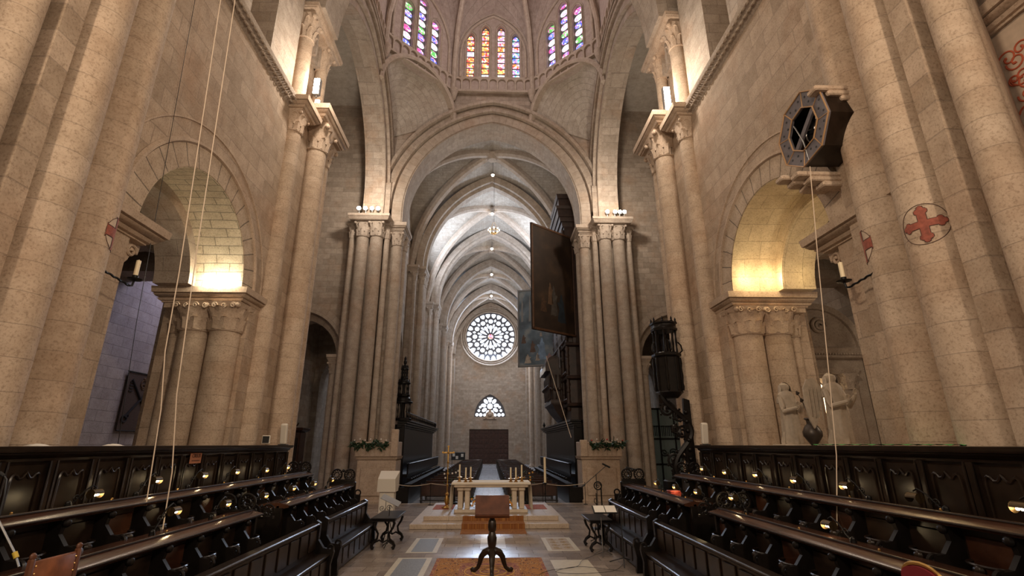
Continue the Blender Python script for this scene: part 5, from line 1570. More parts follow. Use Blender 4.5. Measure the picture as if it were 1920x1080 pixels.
oc = simple('painted_ochre', (.10, .055, .028), .6, noise=.35, scale=4); gy = simple('painted_grey_robe', (.055, .045, .036), .6, noise=.4, scale=4); bl = simple('painted_dark_blue', (.012, .018, .024), .6, noise=.4, scale=4); sk = simple('painted_flesh', (.24, .12, .07), .6)
shutter('organ_shutter', (2.36, 27.0), (5.25, 29.3), 8.75, 15.35, 'large dark painted organ shutter with a standing figure, hung over the nave', P1m, fr1,
        [(.48, .30, .34, .95, gy), (.40, .36, .26, .70, oc), (.66, .24, .40, .9, bl), (.24, .25, .30, .5, simple('painted_table', (.060, .030, .014), .6, noise=.4)), (.92, .45, .16, 1.4, simple('painted_column', (.055, .028, .014), .6, noise=.3))])
P2m = paint_mat('blue_grey_canvas', (.12, .17, .22), (.26, .29, .30), .8, .5)
fr2 = simple('pale_shutter_frame', (.22, .22, .22), .6)
wb = simple('painted_pale_blue', (.20, .30, .44), .6, noise=.3, scale=3); cr = simple('painted_cream', (.42, .36, .30), .6, noise=.3, scale=3); br_ = simple('painted_brown', (.12, .07, .05), .6, noise=.3, scale=3); pk = simple('painted_pink', (.38, .24, .24), .6, noise=.3, scale=3)
shutter('organ_shutter', (2.1, 37.2), (5.0, 36.2), 8.1, 14.2, 'blue-grey painted organ shutter with kneeling figures, beyond the dark one', P2m, fr2,
        [(.62, .22, .42, .85, wb), (.80, .10, .35, .35, pk), (.25, .10, .30, .35, cr), (.38, .25, .25, .45, br_), (.15, .35, .22, .35, br_), (.5, .12, .2, .3, cr), (.60, .40, .12, .16, cr), (.12, .75, .10, 1.1, fr2), (.32, .75, .10, 1.1, fr2)])
m = MB(); m.tube([(3.55, 31, 7.9), (4.4, 27.6, 2.9)], .02, 6); m.build('support_pole', M['rope'], label='thin slanting pole leaning from the organ balcony to the stalls', cat='pole')
m = MB(); m.box(5.0, 5.9, 29.2, 29.35, 8.4, 15.0); m.build('organ_side_board', OW, label='plain dark board closing the organ behind the painted shutter', cat='board')
# ------------------------------------------------------------------ lamps of the building
def flood(x, y, z, label, lamps, group=None, w=.16, h=.34):
    t = thing('floodlight', label, 'floodlight', (x, y, z - h / 2), group=group)
    m = MB(); m.bbox(x - w / 2, x + w / 2, y, y + .16, z - h / 2, z + h / 2, .02); m.cyl((x, y + .1, z - h / 2 - .06), (x, y + .1, z - h / 2), .03, n=8); m.build('housing', M['metal'], t)
    for k in range(lamps):
        zz = z - h / 2 + h * (k + .5) / lamps
        m = MB(); m.bbox(x - w * .4, x + w * .4, y - .02, y, zz - h / lamps * .42, zz + h / lamps * .42, .02); m.build('flood_glass', M['flood'], t)
flood(-5.72, 13.35, 13.62, 'upper bright floodlight on the capital of the left near crossing pier', 2, w=.22, h=.62)
flood(-5.62, 13.35, 13.0, 'lower small floodlight on the capital of the left near crossing pier', 1, w=.18, h=.16)
flood(5.76, 13.35, 13.42, 'bright tall floodlight on the capital of the right near crossing pier', 3, w=.24, h=.95)
for s, xs in ((-1, (-7.64, -7.27, -6.9, -6.55)), (1, (6.75, 7.2, 7.48, 7.75))):
    for k, x in enumerate(xs):
        t = thing('small_floodlight', 'small round floodlight in the row on the far %s crossing pier, %s' % (SIDE[s], ('first', 'second', 'third', 'fourth')[k] + ' from left'), 'floodlight', (x, 25.8, 15.2), group='lamps on the %s far pier' % SIDE[s])
        m = MB(); m.cyl((x, 25.85, 15.16), (x, 25.85, 15.4), .02, n=6); m.cyl((x, 25.76, 15.5), (x, 25.95, 15.5), .12, n=14); m.build('housing', M['metal'], t)
        m = MB(); m.cyl((x, 25.73, 15.5), (x, 25.765, 15.5), .11, n=14); m.build('flood_glass', M['flood'], t)
for k, (y, z) in enumerate(((28.1, 22.2), (33.5, 22.4), (41, 22.8), (49.5, 22.8), (58, 22.8), (67, 22.7))):
    t = thing('vault_spotlight', 'small lit spot hanging under the nave vault, %s from the crossing' % orl[k].replace('nearest', 'first'), 'spotlight', (.05, y, z), group='spots along the nave ridge')
    m = MB(); m.cyl((.05, y, z + .05), (.05, y, z + 1.2), .02, n=6); m.cyl((.05, y, z), (.05, y, z + .16), .12, n=12); m.build('housing', M['metal'], t)
    m = MB(); m.sphere((.05, y, z - .02), .11 + .01 * k, 10); m.build('spot_glass', M['spot'], t)
# chandelier
t = thing('chandelier', 'small round lit chandelier hanging on a long cord in the nave', 'chandelier', (.17, 35, 18.1))
m = MB(); m.torus((.17, 35, 18.35), .42, .03, 'Z', 24, 6); m.torus((.17, 35, 18.15), .22, .03, 'Z', 18, 6)
for k in range(8):
    a = 2 * PI * k / 8; c, s_ = math.cos(a), math.sin(a)
    m.tube([(.17 + .42 * c, 35 + .42 * s_, 18.35), (.17 + .3 * c, 35 + .3 * s_, 18.2), (.17 + .1 * c, 35 + .1 * s_, 18.1), (.17, 35, 18.25)], .014, 5)
    m.cyl((.17 + .42 * c, 35 + .42 * s_, 18.35), (.17 + .05 * c, 35 + .05 * s_, 19.1), .006, n=4)
m.build('frame', M['brass'], t)
m = MB(); m.cyl((.17, 35, 19.1), (.17, 35, 23.0), .012, n=5); m.build('cord', M['iron'], t)
for k in range(8):
    a = 2 * PI * k / 8
    m = MB(); m.sphere((.17 + .42 * math.cos(a), 35 + .42 * math.sin(a), 18.43), .055, 8, 1.4); m.build('bulb', M['spot'], t)

# ------------------------------------------------------------------ ropes hanging in the choir
def rope(pts, r, label, group=None, mat='rope'):
    m = MB(); m.tube(pts, r, 6); m.build('hanging_rope', M[mat], label=label, cat='rope', group=group)
rope([(-5.02, 7.0, 12.0), (-4.62, 7.0, 5.0), (-4.58, 7.0, 3.8), (-4.47, 7.0, 3.0), (-4.41, 7.0, 1.84)], .0075, 'thicker pale rope ending at the left upper desk, left of the pair')
rope([(-4.75, 7.0, 12.0), (-4.42, 7.0, 5.2), (-4.30, 7.0, 3.2), (-4.16, 7.0, 2.2), (-4.14, 7.0, 1.52)], .0075, 'pale rope tied at the left lower desk, right of the pair')
rope([(-5.9, 7.62, 12.0), (-5.9, 8.15, 4.5), (-5.85, 8.3, 2.5)], .005, 'thin dark cord hanging close to the left choir wall', mat='iron')
rope([(5.28, 7.0, 6.95), (5.08, 7.0, 5.2), (4.90, 7.0, 3.5), (4.78, 7.0, 2.4), (4.60, 7.0, 1.5)], .007, 'brown cord hanging from the octagonal case on the right wall', mat='rope')

# ------------------------------------------------------------------ octagonal bell wheel case on the right wall
t = thing('octagonal_case', 'octagonal grey wooden bell case with tan edges high on the right wall', 'case', (5.6, 6.95, 7.0))
CY, CZ, RR_ = 6.95, 7.64, .66
def octp(r, x, a0=12): return [(x, CY + r * math.cos(math.radians(a0 + 45 * k)), CZ + r * math.sin(math.radians(a0 + 45 * k))) for k in range(8)]
gp = simple('grey_painted_board', (.13, .115, .125), .6, noise=.2, scale=9); tn = simple('tan_edge_wood', (.36, .21, .10), .5)
m = MB(); m.rings([octp(RR_, 5.27), octp(RR_ * .98, 5.98)], True, False); m.build('side_boards', M['wood'], t)
o1, o0 = octp(RR_, 5.25), octp(RR_ * .58, 5.27)
for k in range(8):
    l = (k + 1) % 8
    m = MB()
    f = [o1[k], o1[l], o0[l], o0[k]]
    m.rings([f, [(p[0] + .03, p[1], p[2]) for p in f]], True, True)
    m.build('front_board', gp, t)
    for q in (.22, .5, .78):
        m = MB()
        a = Vector(o1[k]).lerp(Vector(o1[l]), q).lerp(Vector(o0[k]).lerp(Vector(o0[l]), q), .35 + .3 * (q == .5))
        m.cyl((a.x - .006, a.y, a.z), (a.x + .01, a.y, a.z), .02, n=8)
        m.build('board_hole', M['rubber'], t)
m = MB(); m.tube(octp(RR_, 5.24), .014, 6, True); m.tube(octp(RR_ * .58, 5.25), .014, 6, True)
for k in range(8): m.tube([o1[k], o0[k]], .012, 6)
m.build('edge_trim', tn, t)
m = MB(); m.rings([octp(RR_ * .6, 5.6), octp(RR_ * .6, 5.62)], True, True); m.build('dark_interior', M['rubber'], t)
m = MB(); m.T = Matrix.Translation((5.30, CY, CZ)) @ Matrix.Rotation(math.radians(-38), 4, 'X'); m.box(-.02, .02, -.40, .40, -.05, .04); m.build('cross_beam', gp, t)
m = MB(); m.torus((5.5, CY + .03, CZ + .05), .24, .014, 'X', 20, 5); m.torus((5.45, CY - .12, CZ), .10, .012, 'X', 14, 5)
for k in range(4): m.cyl((5.5, CY + .03, CZ + .05), (5.5, CY + .03 + .24 * math.cos(k * 1.57 + .4), CZ + .05 + .24 * math.sin(k * 1.57 + .4)), .01, n=5)
m.tube([(5.26, CY + .2, CZ + .2), (5.26, CY + .05, CZ - .2), (5.26, CY, CZ - .62)], .012, 5); m.build('wheel', M['metal'], t)
for k, (y, z, lb) in enumerate(((7.62, 7.10, 'lower left'), (6.42, 8.02, 'upper right'), (7.2, 6.93, 'lowest'))):
    m = MB()
    for j in range(3):
        m.bbox(5.12 + .2 * j, 6.0, y - .11, y + .11, z - .09 * j - .09, z - .09 * j, .02)
    m.build('stone_corbel', M['plain'], label='stepped stone corbel holding the octagonal case, the %s one' % lb, cat='corbel')

# ------------------------------------------------------------------ painted consecration crosses
rd_ = simple('red_ochre_paint', (.30, .085, .055), .8, noise=.3, scale=18); dk_ = simple('dark_outline_paint', (.07, .03, .02), .8); wp = simple('pale_plaster', (.58, .46, .35), .9, noise=.1)
def roundel(cx_, cy_, r, th, zc, R, label, full):
    t = thing('painted_roundel', label, 'painted cross', (cx_, cy_, zc - R))
    rr = r + .0; SC = .27 / R if full else .6
    def pt(u, w, e): a = th + u / rr; return (cx_ + (rr + e) * math.cos(a), cy_ + (rr + e) * math.sin(a), zc + w)
    def cross(u, w, g=0):
        u, w = abs(u), abs(w)
        if u < w: u, w = w, u
        return (w < .042 + g and u < .20 + g) or math.hypot(u - .175, w - .035) < .034 + g or math.hypot(u - .215, w) < .032 + g
    n = 72
    for nm_, fn, mt, e in (('plaster_ground', lambda u, w: math.hypot(u, w) < R, wp, .002), ('cross_outline', lambda u, w: cross(u * SC, w * SC, .008), dk_, .004), ('cross', lambda u, w: cross(u * SC, w * SC), rd_, .006)):
        if nm_ == 'plaster_ground' and full: continue
        m = MB(); st = 2 * R / n; ids = {}
        for i in range(n):
            for j in range(n):
                u = -R + (i + .5) * st; w = -R + (j + .5) * st
                if fn(u, w):
                    q = []
                    for a, b in ((i, j), (i + 1, j), (i + 1, j + 1), (i, j + 1)):
                        if (a, b) not in ids: ids[(a, b)] = m.P(pt(-R + a * st, -R + b * st, e))
                        q.append(ids[(a, b)])
                    m.f.append(tuple(q))
        m.build(nm_, mt, t)
    m = MB(); m.tube([pt(R * math.cos(2 * PI * k / 48), R * math.sin(2 * PI * k / 48), .003) for k in range(48)], .004, 5, True); m.build('ring', dk_, t)
roundel(5.8, 5.74, .32, math.radians(-148), 5.24, .27, 'red painted cross in a ring on the second round shaft at the right', True)
roundel(5.9, 6.53, .33, math.radians(-214), 5.38, .25, 'partly seen red roundel on the inner side of the first shaft, right', False)
roundel(-5.9 * .98, 6.59, .33, math.radians(34), 5.46, .25, 'partly seen red roundel on the inner side of the shaft, left', False)

# ------------------------------------------------------------------ candle sconces
for s in (-1, 1):
    t = thing('candle_sconce', 'twisted iron bracket with one cream candle on the %s near shafts' % SIDE[s], 'sconce', (s * 5.62, 7.2, 4.8))
    z0 = 4.95; dy_ = 0 if s < 0 else -.26
    m = MB()
    m.tube([(s * (5.6 + .006 * math.cos(k * 1.3)), 6.80 + dy_ + .03 * k, z0 + .006 * math.sin(k * 1.3) - .003 * k) for k in range(21)], .017, 6)
    m.tube([(s * 5.6, 7.40 + dy_, z0 - .06), (s * 5.6, 7.46 + dy_, z0 - .04), (s * 5.6, 7.48 + dy_, z0 + .06)], .016, 6); m.lathe((s * 5.6, 7.48 + dy_, z0 + .04), [(.02, 0), (.10, .02), (.11, .035), (.04, .03), (.045, .09), (.04, .09)], 14)
    m.build('bracket', M['iron'], t)
    m = MB(); m.cyl((s * 5.6, 7.48 + dy_, z0 + .08), (s * 5.6, 7.48 + dy_, z0 + .38), .033, n=12); m.cyl((s * 5.6, 7.48 + dy_, z0 + .38), (s * 5.6, 7.48 + dy_, z0 + .40), .004, n=5); m.build('candle', M['wax'], t)

# ------------------------------------------------------------------ tapestry with crossed keys
t = thing('wall_hanging', 'dark brown cloth hanging with two crossed keys on the bluish wall', 'tapestry', (-11.3, 16.6, 2.95))
tb = simple('brown_tapestry', (.075, .05, .04), .95, noise=.25, scale=30); tk = simple('dark_key_thread', (.016, .014, .016), .9)
m = MB(); m.bbox(-11.36, -11.33, 15.85, 17.5, 2.95, 4.72, .01); m.build('cloth', tb, t)
m = MB()
for a, b in (((16.05, 3.35), (17.15, 4.5)), ((17.15, 3.35), (16.05, 4.5))):
    m.cyl((-11.32, a[0], a[1]), (-11.32, b[0], b[1]), .04, n=8)
    m.torus((-11.32, a[0], a[1] - .05), .10, .03, 'X', 14, 6); m.torus((-11.32, a[0] + (.1 if a[0] < 16.5 else -.1), a[1] + .04), .06, .025, 'X', 10, 6)
    d = 1 if b[0] < 16.5 else -1
    for j in range(4):
        m.box(-11.335, -11.31, b[0] - .06 + d * .0, b[0] + .10, b[1] - .10 - j * .09, b[1] - .06 - j * .09)
m.build('crossed_keys', tk, t)
m = MB(); m.torus((-11.32, 16.6, 4.42), .12, .018, 'X', 16, 5); m.torus((-11.32, 16.6, 4.33), .08, .015, 'X', 12, 5); m.sphere((-11.32, 16.6, 4.58), .04, 6); m.build('crown_emblem', simple('faded_gold_thread', (.14, .08, .04), .9), t)
m = MB(); m.cyl((-11.32, 15.8, 4.74), (-11.32, 17.55, 4.74), .022, n=8); m.cyl((-11.33, 15.85, 2.95), (-11.33, 17.5, 2.95), .018, n=8); m.build('hanging_rod', M['iron'], t)

# ------------------------------------------------------------------ things on top of the stalls
for s, y in ((-1, 13.55), (1, 12.65)):
    t = thing('loudspeaker', 'slim cream column loudspeaker on the far end of the %s stall cornice' % SIDE[s], 'loudspeaker', (s * 5.36, y, 2.53))
    m = MB(); m.T = Matrix.Translation((s * 5.36, y, 2.55)) @ Matrix.Rotation(math.radians(9), 4, 'X'); m.bbox(-.08, .08, -.06, .06, 0, .52, .025); m.build('cabinet', M['white'], t)
    m = MB(); m.T = Matrix.Translation((s * 5.36, y, 2.55)) @ Matrix.Rotation(math.radians(9), 4, 'X'); m.bbox(-.06, .06, -.066, -.058, .04, .48, .003); m.build('grille', simple('cream_grille', (.6, .55, .47), .8, noise=.1, scale=200), t)
    m = MB(); m.bbox(s * 5.36 - .1, s * 5.36 + .1, y - .1, y + .1, 2.53, 2.55, .005); m.build('foot', M['rubber'], t)
t = thing('notice_sign', 'small orange notice with dark lettering pinned on the left stall panels', 'sign', (-5.31, 9.6, 2.22))
m = MB(); m.bbox(-5.325, -5.318, 9.40, 9.76, 2.22, 2.46, .002); m.build('board', simple('orange_paper', (.42, .17, .09), .7), t)
def text_obj(parent, body, size, loc, rot, mat, ext=.002):
    c = bpy.data.curves.new('lettering', 'FONT'); c.body = body; c.size = size; c.align_x = 'CENTER'; c.align_y = 'CENTER'; c.extrude = ext
    o = bpy.data.objects.new('lettering', c); COL.objects.link(o); o.data.materials.append(mat)
    bpy.context.view_layer.update()
    me = bpy.data.meshes.new_from_object(o.evaluated_get(bpy.context.evaluated_depsgraph_get())); me.name = 'lettering'
    bpy.data.objects.remove(o); o = bpy.data.objects.new('lettering', me); COL.objects.link(o)
    o.location = Vector(loc) - (parent.location if parent else Vector((0, 0, 0))); o.rotation_euler = rot; o.parent = parent
    return o
text_obj(t, 'CREUS', .09, (-5.312, 9.58, 2.35), (PI / 2, 0, PI / 2), dk_)
m = MB(); m.tube([(-5.313, 9.46, 2.27), (-5.313, 9.7, 2.27)], .006, 5); m.tube([(-5.313, 9.48, 2.42), (-5.313, 9.68, 2.42)], .006, 5); m.build('ornament_line', dk_, t)
t = thing('wall_socket_box', 'small dark electrical box with pale rim on the left pier foot', 'socket box', (-5.42, 13.0, 2.55))
m = MB(); m.bbox(-5.62, -5.42, 12.85, 12.88, 2.56, 2.76, .01); m.build('rim', M['white'], t)
m = MB(); m.bbox(-5.60, -5.44, 12.835, 12.852, 2.58, 2.74, .008); m.build('face', M['rubber'], t)
rnd = random.Random(5)
for y, lb in ((6.35, 'crumpled pale cloth on the left stall cornice, nearest'), (7.6, 'crumpled pale cloth on the left stall cornice, beside the rope')):
    m = MB()
    rs = []
    for i in range(9):
        rs.append([(-5.42 + .10 * (j / 8 - .5) * 2, y + .09 * (i / 8 - .5) * 2, 2.53 + (.02 * abs(math.sin(i * 1.3 + j)) + .01) * math.sin(PI * i / 8) ** .5 * math.sin(PI * j / 8) ** .5) for j in range(9)])
    m.rings(rs, False); m.build('crumpled_cloth', M['paper'], label=lb, cat='cloth')
m = MB()
rs = []
for i in range(31):
    y = 5.75 + 2.6 * i / 30
    rs.append([(5.28 + .22 * j / 4, y, 2.535 + .018 * abs(math.sin(i * .9 + j))) for j in range(5)])
m.rings(rs, False); m.build('green_cloth', M['green'], label='bright green cloth lying along the right stall cornice', cat='cloth')

# ------------------------------------------------------------------ statues, vase in the right arch
def statue(x, y, z0, h, label, wings=False, face=1):
    t = thing('stone_statue', label, 'statue', (x, y, z0))
    m = MB()
    prof = [(.0, .13, .11), (.04, .14, .12), (.2, .12, .105), (.4, .115, .10), (.55, .11, .095), (.66, .105, .085), (.74, .115, .085), (.80, .115, .08), (.845, .08, .07), (.865, .05, .055), (.885, .052, .06), (.92, .066, .075), (.96, .062, .07), (.985, .035, .04), (1.0, .008, .01)]
    rs = []
    n = 36
    for q, a, b in prof:
        ring = []
        for k in range(n):
            th = 2 * PI * k / n
            fold = (1 + .10 * math.sin(th * 7 + q * 5) * max(0, 1 - q * 1.2) + .05 * math.sin(th * 11 - q * 9) * (q < .8))
            lean = .03 * math.sin(q * 3.2)
            ring.append((x + lean + a * h * fold * math.cos(th), y + b * h * fold * math.sin(th), z0 + .16 * h + q * h * .84))
        rs.append(ring)
    m.rings(rs, True, True)
    m.build('body', M['statue'], t)
    H0 = z0 + .16 * h
    m = MB()   # veil over the head falling on the shoulders
    rs = []
    for q, a in ((1.015, .01), (.99, .05), (.94, .082), (.89, .085), (.84, .09), (.74, .125), (.66, .13)):
        rs.append([(x + .02 + a * h * math.cos(th), y + .012 * h + a * h * .82 * math.sin(th), H0 + q * h * .84) for th in [-.6 + k / 16 * (PI + 1.2) for k in range(17)]])
    m.rings(rs, False); m.build('veil', M['statue'], t)
    m = MB()
    for sd in (-1, 1):
        sh = Vector((x + sd * .09 * h, y - .02, H0 + .70 * h * .84 * 1.08)); el = Vector((x + sd * .115 * h, y - .10 * h, H0 + .52 * h * .84)); ha = Vector((x + (.12 if sd > 0 else .02) * h * face, y - .22 * h, H0 + (.66 if sd > 0 else .58) * h * .84))
        m.tube([sh, el.lerp(sh, .3), el, ha.lerp(el, .4), ha], [.036 * h, .036 * h, .032 * h, .026 * h, .018 * h], 8)
    m.build('sleeves', M['statue'], t)
    m = MB()
    for sd in (-1, 1):
        ha = Vector((x + (.12 if sd > 0 else .02) * h * face, y - .22 * h, H0 + (.66 if sd > 0 else .58) * h * .84))
        m.lathe(tuple(ha), [(.012 * h, -.01), (.020 * h, .01), (.022 * h, .03), (.016 * h, .045)], 8)
        for f in range(4):
            m.tube([ha + Vector(((f - 1.5) * .009 * h, -.004 * h, .035)), ha + Vector(((f - 1.5) * .012 * h, -.012 * h, .035 + (.03, .038, .036, .028)[f] * h)), ha + Vector(((f - 1.5) * .012 * h, -.022 * h, .035 + (.045, .055, .052, .042)[f] * h))], .006 * h, 5)
        m.tube([ha + Vector((-sd * .018 * h, 0, .01)), ha + Vector((-sd * .03 * h, -.01 * h, .03 * h))], .006 * h, 5)
    m.build('hands', M['statue'], t)
    m = MB(); fc = (x + .02, y - .062 * h, H0 + .925 * h * .84)
    m.sphere((fc[0], fc[1] - .008, fc[2] - .01), .012, 6)
    for e in (-.022, .022): m.sphere((fc[0] + e * h, fc[1] + .006, fc[2] + .01 * h), .009, 6)
    m.tube([(fc[0] - .012 * h, fc[1], fc[2] - .028 * h), (fc[0] + .012 * h, fc[1], fc[2] - .028 * h)], .006, 5); m.build('face', M['statue'], t)
    m = MB(); m.bbox(x - .24 * h, x + .24 * h, y - .2 * h, y + .2 * h, z0, z0 + .10 * h, .02); m.bbox(x - .2 * h, x + .2 * h, y - .17 * h, y + .17 * h, z0 + .10 * h, z0 + .165 * h, .015); m.build('plinth', M['statue'], t)
    if wings:
        for sd in (-1,):
            m = MB()
            pl = [(0, .80), (.10, .95), (.20, .93), (.27, .80), (.28, .55), (.25, .34), (.20, .22), (.15, .30), (.08, .50), (.02, .62)]
            rs = [[(x + sd * (.05 + a * .8) * h, y + .10 * h + e + .12 * a * h, H0 + b * h * .84) for a, b in pl] for e in (0, .035)]
            m.rings(rs, True, True)
            for k in range(4): m.tube([(x + sd * (.08 + .05 * k) * h, y + .095 * h, H0 + .80 * h * .84), (x + sd * (.10 + .045 * k) * h, y + .10 * h, H0 + (.34 + .02 * k) * h * .84)], .010, 5)
            m.build('wing', M['statue'], t)
statue(6.36, 10.6, 2.30, 1.52, 'veiled stone figure standing before the paired columns, right arch')
statue(6.50, 9.3, 2.30, 1.55, 'winged stone figure on a plinth, right of the vase', True)
for x, y, zb, lb in ((6.25, 9.72, 2.30, 'dark round vase with a few flower stalks between the two stone figures'),):
    t = thing('vase', lb, 'vase', (x, y, zb))
    m = MB(); m.lathe((x, y, zb), [(.10, 0), (.11, .04), (.05, .08), (.05, .22), (.10, .3), (.165, .40), (.17, .48), (.12, .58), (.07, .63), (.075, .69), (.11, .72), (.10, .74), (.06, .73)], 22); m.build('body', simple('bronze_vase', (.07, .055, .045), .4, .3), t)
    m = MB()
    for k, (dx, dz) in enumerate(((-.16, .52), (-.10, .38), (.0, .45), (.06, .55), (.10, .40))):
        m.tube([(x, y, zb + .7), (x + dx * .5, y, zb + .7 + dz * .6), (x + dx, y, zb + .7 + dz)], .007, 5)
        for j in range(5): m.sphere((x + dx + .025 * math.cos(j * 1.3), y + .025 * math.sin(j * 2), zb + .7 + dz + .025 * math.sin(j * 1.3)), .022, 6)
    m.build('flower_stalks', simple('dried_stalks', (.05, .035, .025), .8), t)
# tomb front in the right aisle
t = thing('aisle_retable', 'grey stone tomb front with a curved pediment in the right aisle', 'tomb', (10.4, 14.85, 0))
m = MB(); m.poly([(8.6, 0), (9.35, 0), (9.35, 3.9)] + [(9.9 + x, 3.9 + z) for x, z, _ in reversed(arch_pts(.55, .55, 0, 8))][1:-1] + [(10.45, 3.9), (10.45, 0), (11.35, 0), (11.35, 5.35), (8.6, 5.35)], 'Y', 14.6, 15.0); m.build('tomb_wall', M['plain2'], t)
m = MB()
lofted_rect(m, 8.7, 11.2, 14.5, 14.9, [(5.0, 0), (5.06, .08), (5.12, .08), (5.2, .2), (5.3, .25), (5.34, .22)])
lofted_rect(m, 8.8, 11.0, 14.5, 14.9, [(4.55, 0), (4.6, .05), (4.7, .08), (4.75, .05)])
for k in range(30): m.box(8.75 + k * .085, 8.79 + k * .085, 14.34, 14.42, 5.12, 5.19)
m.build('cornice', M['plain2'], t)
m = MB(); arch_ring(m, 9.95, 'Y', 1.2, .75, 5.34, [(0, 14.35), (.16, 14.3), (.2, 14.9), (0, 14.9)], 12)
m.spiral((10.05, 14.36, 6.0), .26, 2, .05, 'Y'); m.poly([(8.75, 5.34)] + [(9.95 + x, 5.34 + z) for x, z, _ in reversed(arch_pts(1.2, .75, 0, 8))] + [(11.15, 5.34)], 'Y', 14.45, 14.85); m.build('pediment', M['plain2'], t)
m = MB(); m.bbox(10.45, 10.9, 14.4, 14.65, 2.3, 4.1, .02); capital(m, 10.68, 14.5, 4.1, 4.55, .18, .26, 8); m.build('pilaster', M['plain2'], t)
m = MB(); m.cyl((9.2, 14.5, 2.3), (9.2, 14.5, 4.1), .16, n=16); capital(m, 9.2, 14.5, 4.1, 4.55, .16, .24, 8); m.build('column', M['plain2'], t)
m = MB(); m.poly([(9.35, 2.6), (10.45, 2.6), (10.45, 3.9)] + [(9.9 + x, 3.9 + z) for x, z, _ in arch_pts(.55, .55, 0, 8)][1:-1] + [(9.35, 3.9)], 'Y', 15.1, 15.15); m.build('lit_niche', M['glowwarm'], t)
m = MB(); m.box(9.3, 10.5, 15.0, 15.1, 3.35, 3.45); m.box(9.85, 9.95, 15.0, 15.08, 2.6, 4.4); m.build('niche_bars', M['plain2'], t)

# ------------------------------------------------------------------ black lantern-topped stall finial, right
t = thing('lantern_throne', 'black carved lantern on a scrolled openwork bracket beside the right crossing pier', 'carved canopy', (4.95, 13.6, 1.5))
cx_, cy_ = 4.95, 13.6
def ring8(r, z, y0=0): return [(cx_ + r * math.cos(PI / 8 + PI * k / 4), cy_ + r * math.sin(PI / 8 + PI * k / 4), z) for k in range(8)]
m = MB(); m.rings([ring8(.20, 3.75), ring8(.36, 3.9), ring8(.34, 3.95), ring8(.34, 4.85), ring8(.40, 4.9), ring8(.40, 4.96), ring8(.33, 5.0)], True, True)
for k in range(8):
    a = PI / 8 + PI * k / 4
    m.lathe((cx_ + .36 * math.cos(a), cy_ + .36 * math.sin(a), 3.95), [(.03, 0), (.045, .1), (.025, .2), (.045, .4), (.025, .6), (.045, .75), (.03, .9)], 7)
m.build('lantern_box', M['black'], t)
m = MB()
for k in range(8):
    a = PI / 8 + PI * k / 4
    m.lathe((cx_ + .30 * math.cos(a), cy_ + .30 * math.sin(a), 5.0), [(.035, 0), (.02, .15), (.035, .3), (.02, .45), (.04, .62), (.04, .66)], 7)
    m.lathe((cx_ + .33 * math.cos(a), cy_ + .33 * math.sin(a), 5.84), [(.03, 0), (.04, .04), (.02, .07), (.03, .1), (.004, .17)], 7)
m.rings([ring8(.36, 5.62), ring8(.37, 5.68), ring8(.34, 5.72), ring8(.34, 5.80), ring8(.38, 5.82), ring8(.38, 5.86)], True, True)
m.build('open_tier', M['black'], t)
m = MB(); m.lathe((cx_, cy_, 5.0), [(.10, 0), (.08, .15), (.09, .3), (.10, .38), (.04, .42), (.05, .5), (.02, .56)], 12); m.build('small_figure', M['black'], t)
for k in (0, 1, 2):
    m = MB(); a = -PI / 2 + (k - 1) * PI * .42
    m.tube([(cx_ + .36 * math.cos(a), cy_ + .36 * math.sin(a), 4.98), (cx_ + .44 * math.cos(a), cy_ + .44 * math.sin(a), 5.05), (cx_ + .42 * math.cos(a), cy_ + .42 * math.sin(a), 5.2), (cx_ + .34 * math.cos(a), cy_ + .34 * math.sin(a), 5.3)], .022, 6); m.build('side_scroll', M['black'], t)
m = MB()
pts = []
for k in range(25):
    q = k / 24
    pts.append((cx_ + .12 - .36 * math.cos(q * 2.2 * PI) * (1 - .3 * q) + .1 * q, cy_, 3.85 - q * 2.1))
m.tube(pts, .075, 7)
for (ax_, az, R_, fl) in ((-.12, 3.45, .22, 1), (.16, 3.3, .16, -1), (.22, 2.85, .18, 1), (.05, 2.95, .12, -1), (-.05, 2.15, .22, -1), (.2, 2.3, .14, 1), (-.02, 1.8, .15, 1)):
    m.spiral((cx_ + ax_, cy_, az), R_, 1.8, .034, 'Y', flip=fl)
    for j in range(5): m.sphere((cx_ + ax_ + R_ * math.cos(j * 1.25), cy_, az + R_ * math.sin(j * 1.25)), .035, 6)
m.build('scroll_bracket', M['black'], t)
m = MB(); m.poly([(cx_ + .22, .9), (cx_ + .50, .9), (cx_ + .50, 3.7), (cx_ + .34, 3.75), (cx_ + .30, 3.2), (cx_ + .26, 2.4)], 'Y', 13.55, 13.66)
for j in range(8): m.sphere((cx_ + .36, 13.54, 1.7 + .24 * j), .06, 8)
m.build('back_post', M['black'], t)
m = MB(); m.bbox(cx_ - .35, cx_ + .45, 13.4, 13.8, .9, 1.66, .03); m.build('pedestal', M['black'], t)

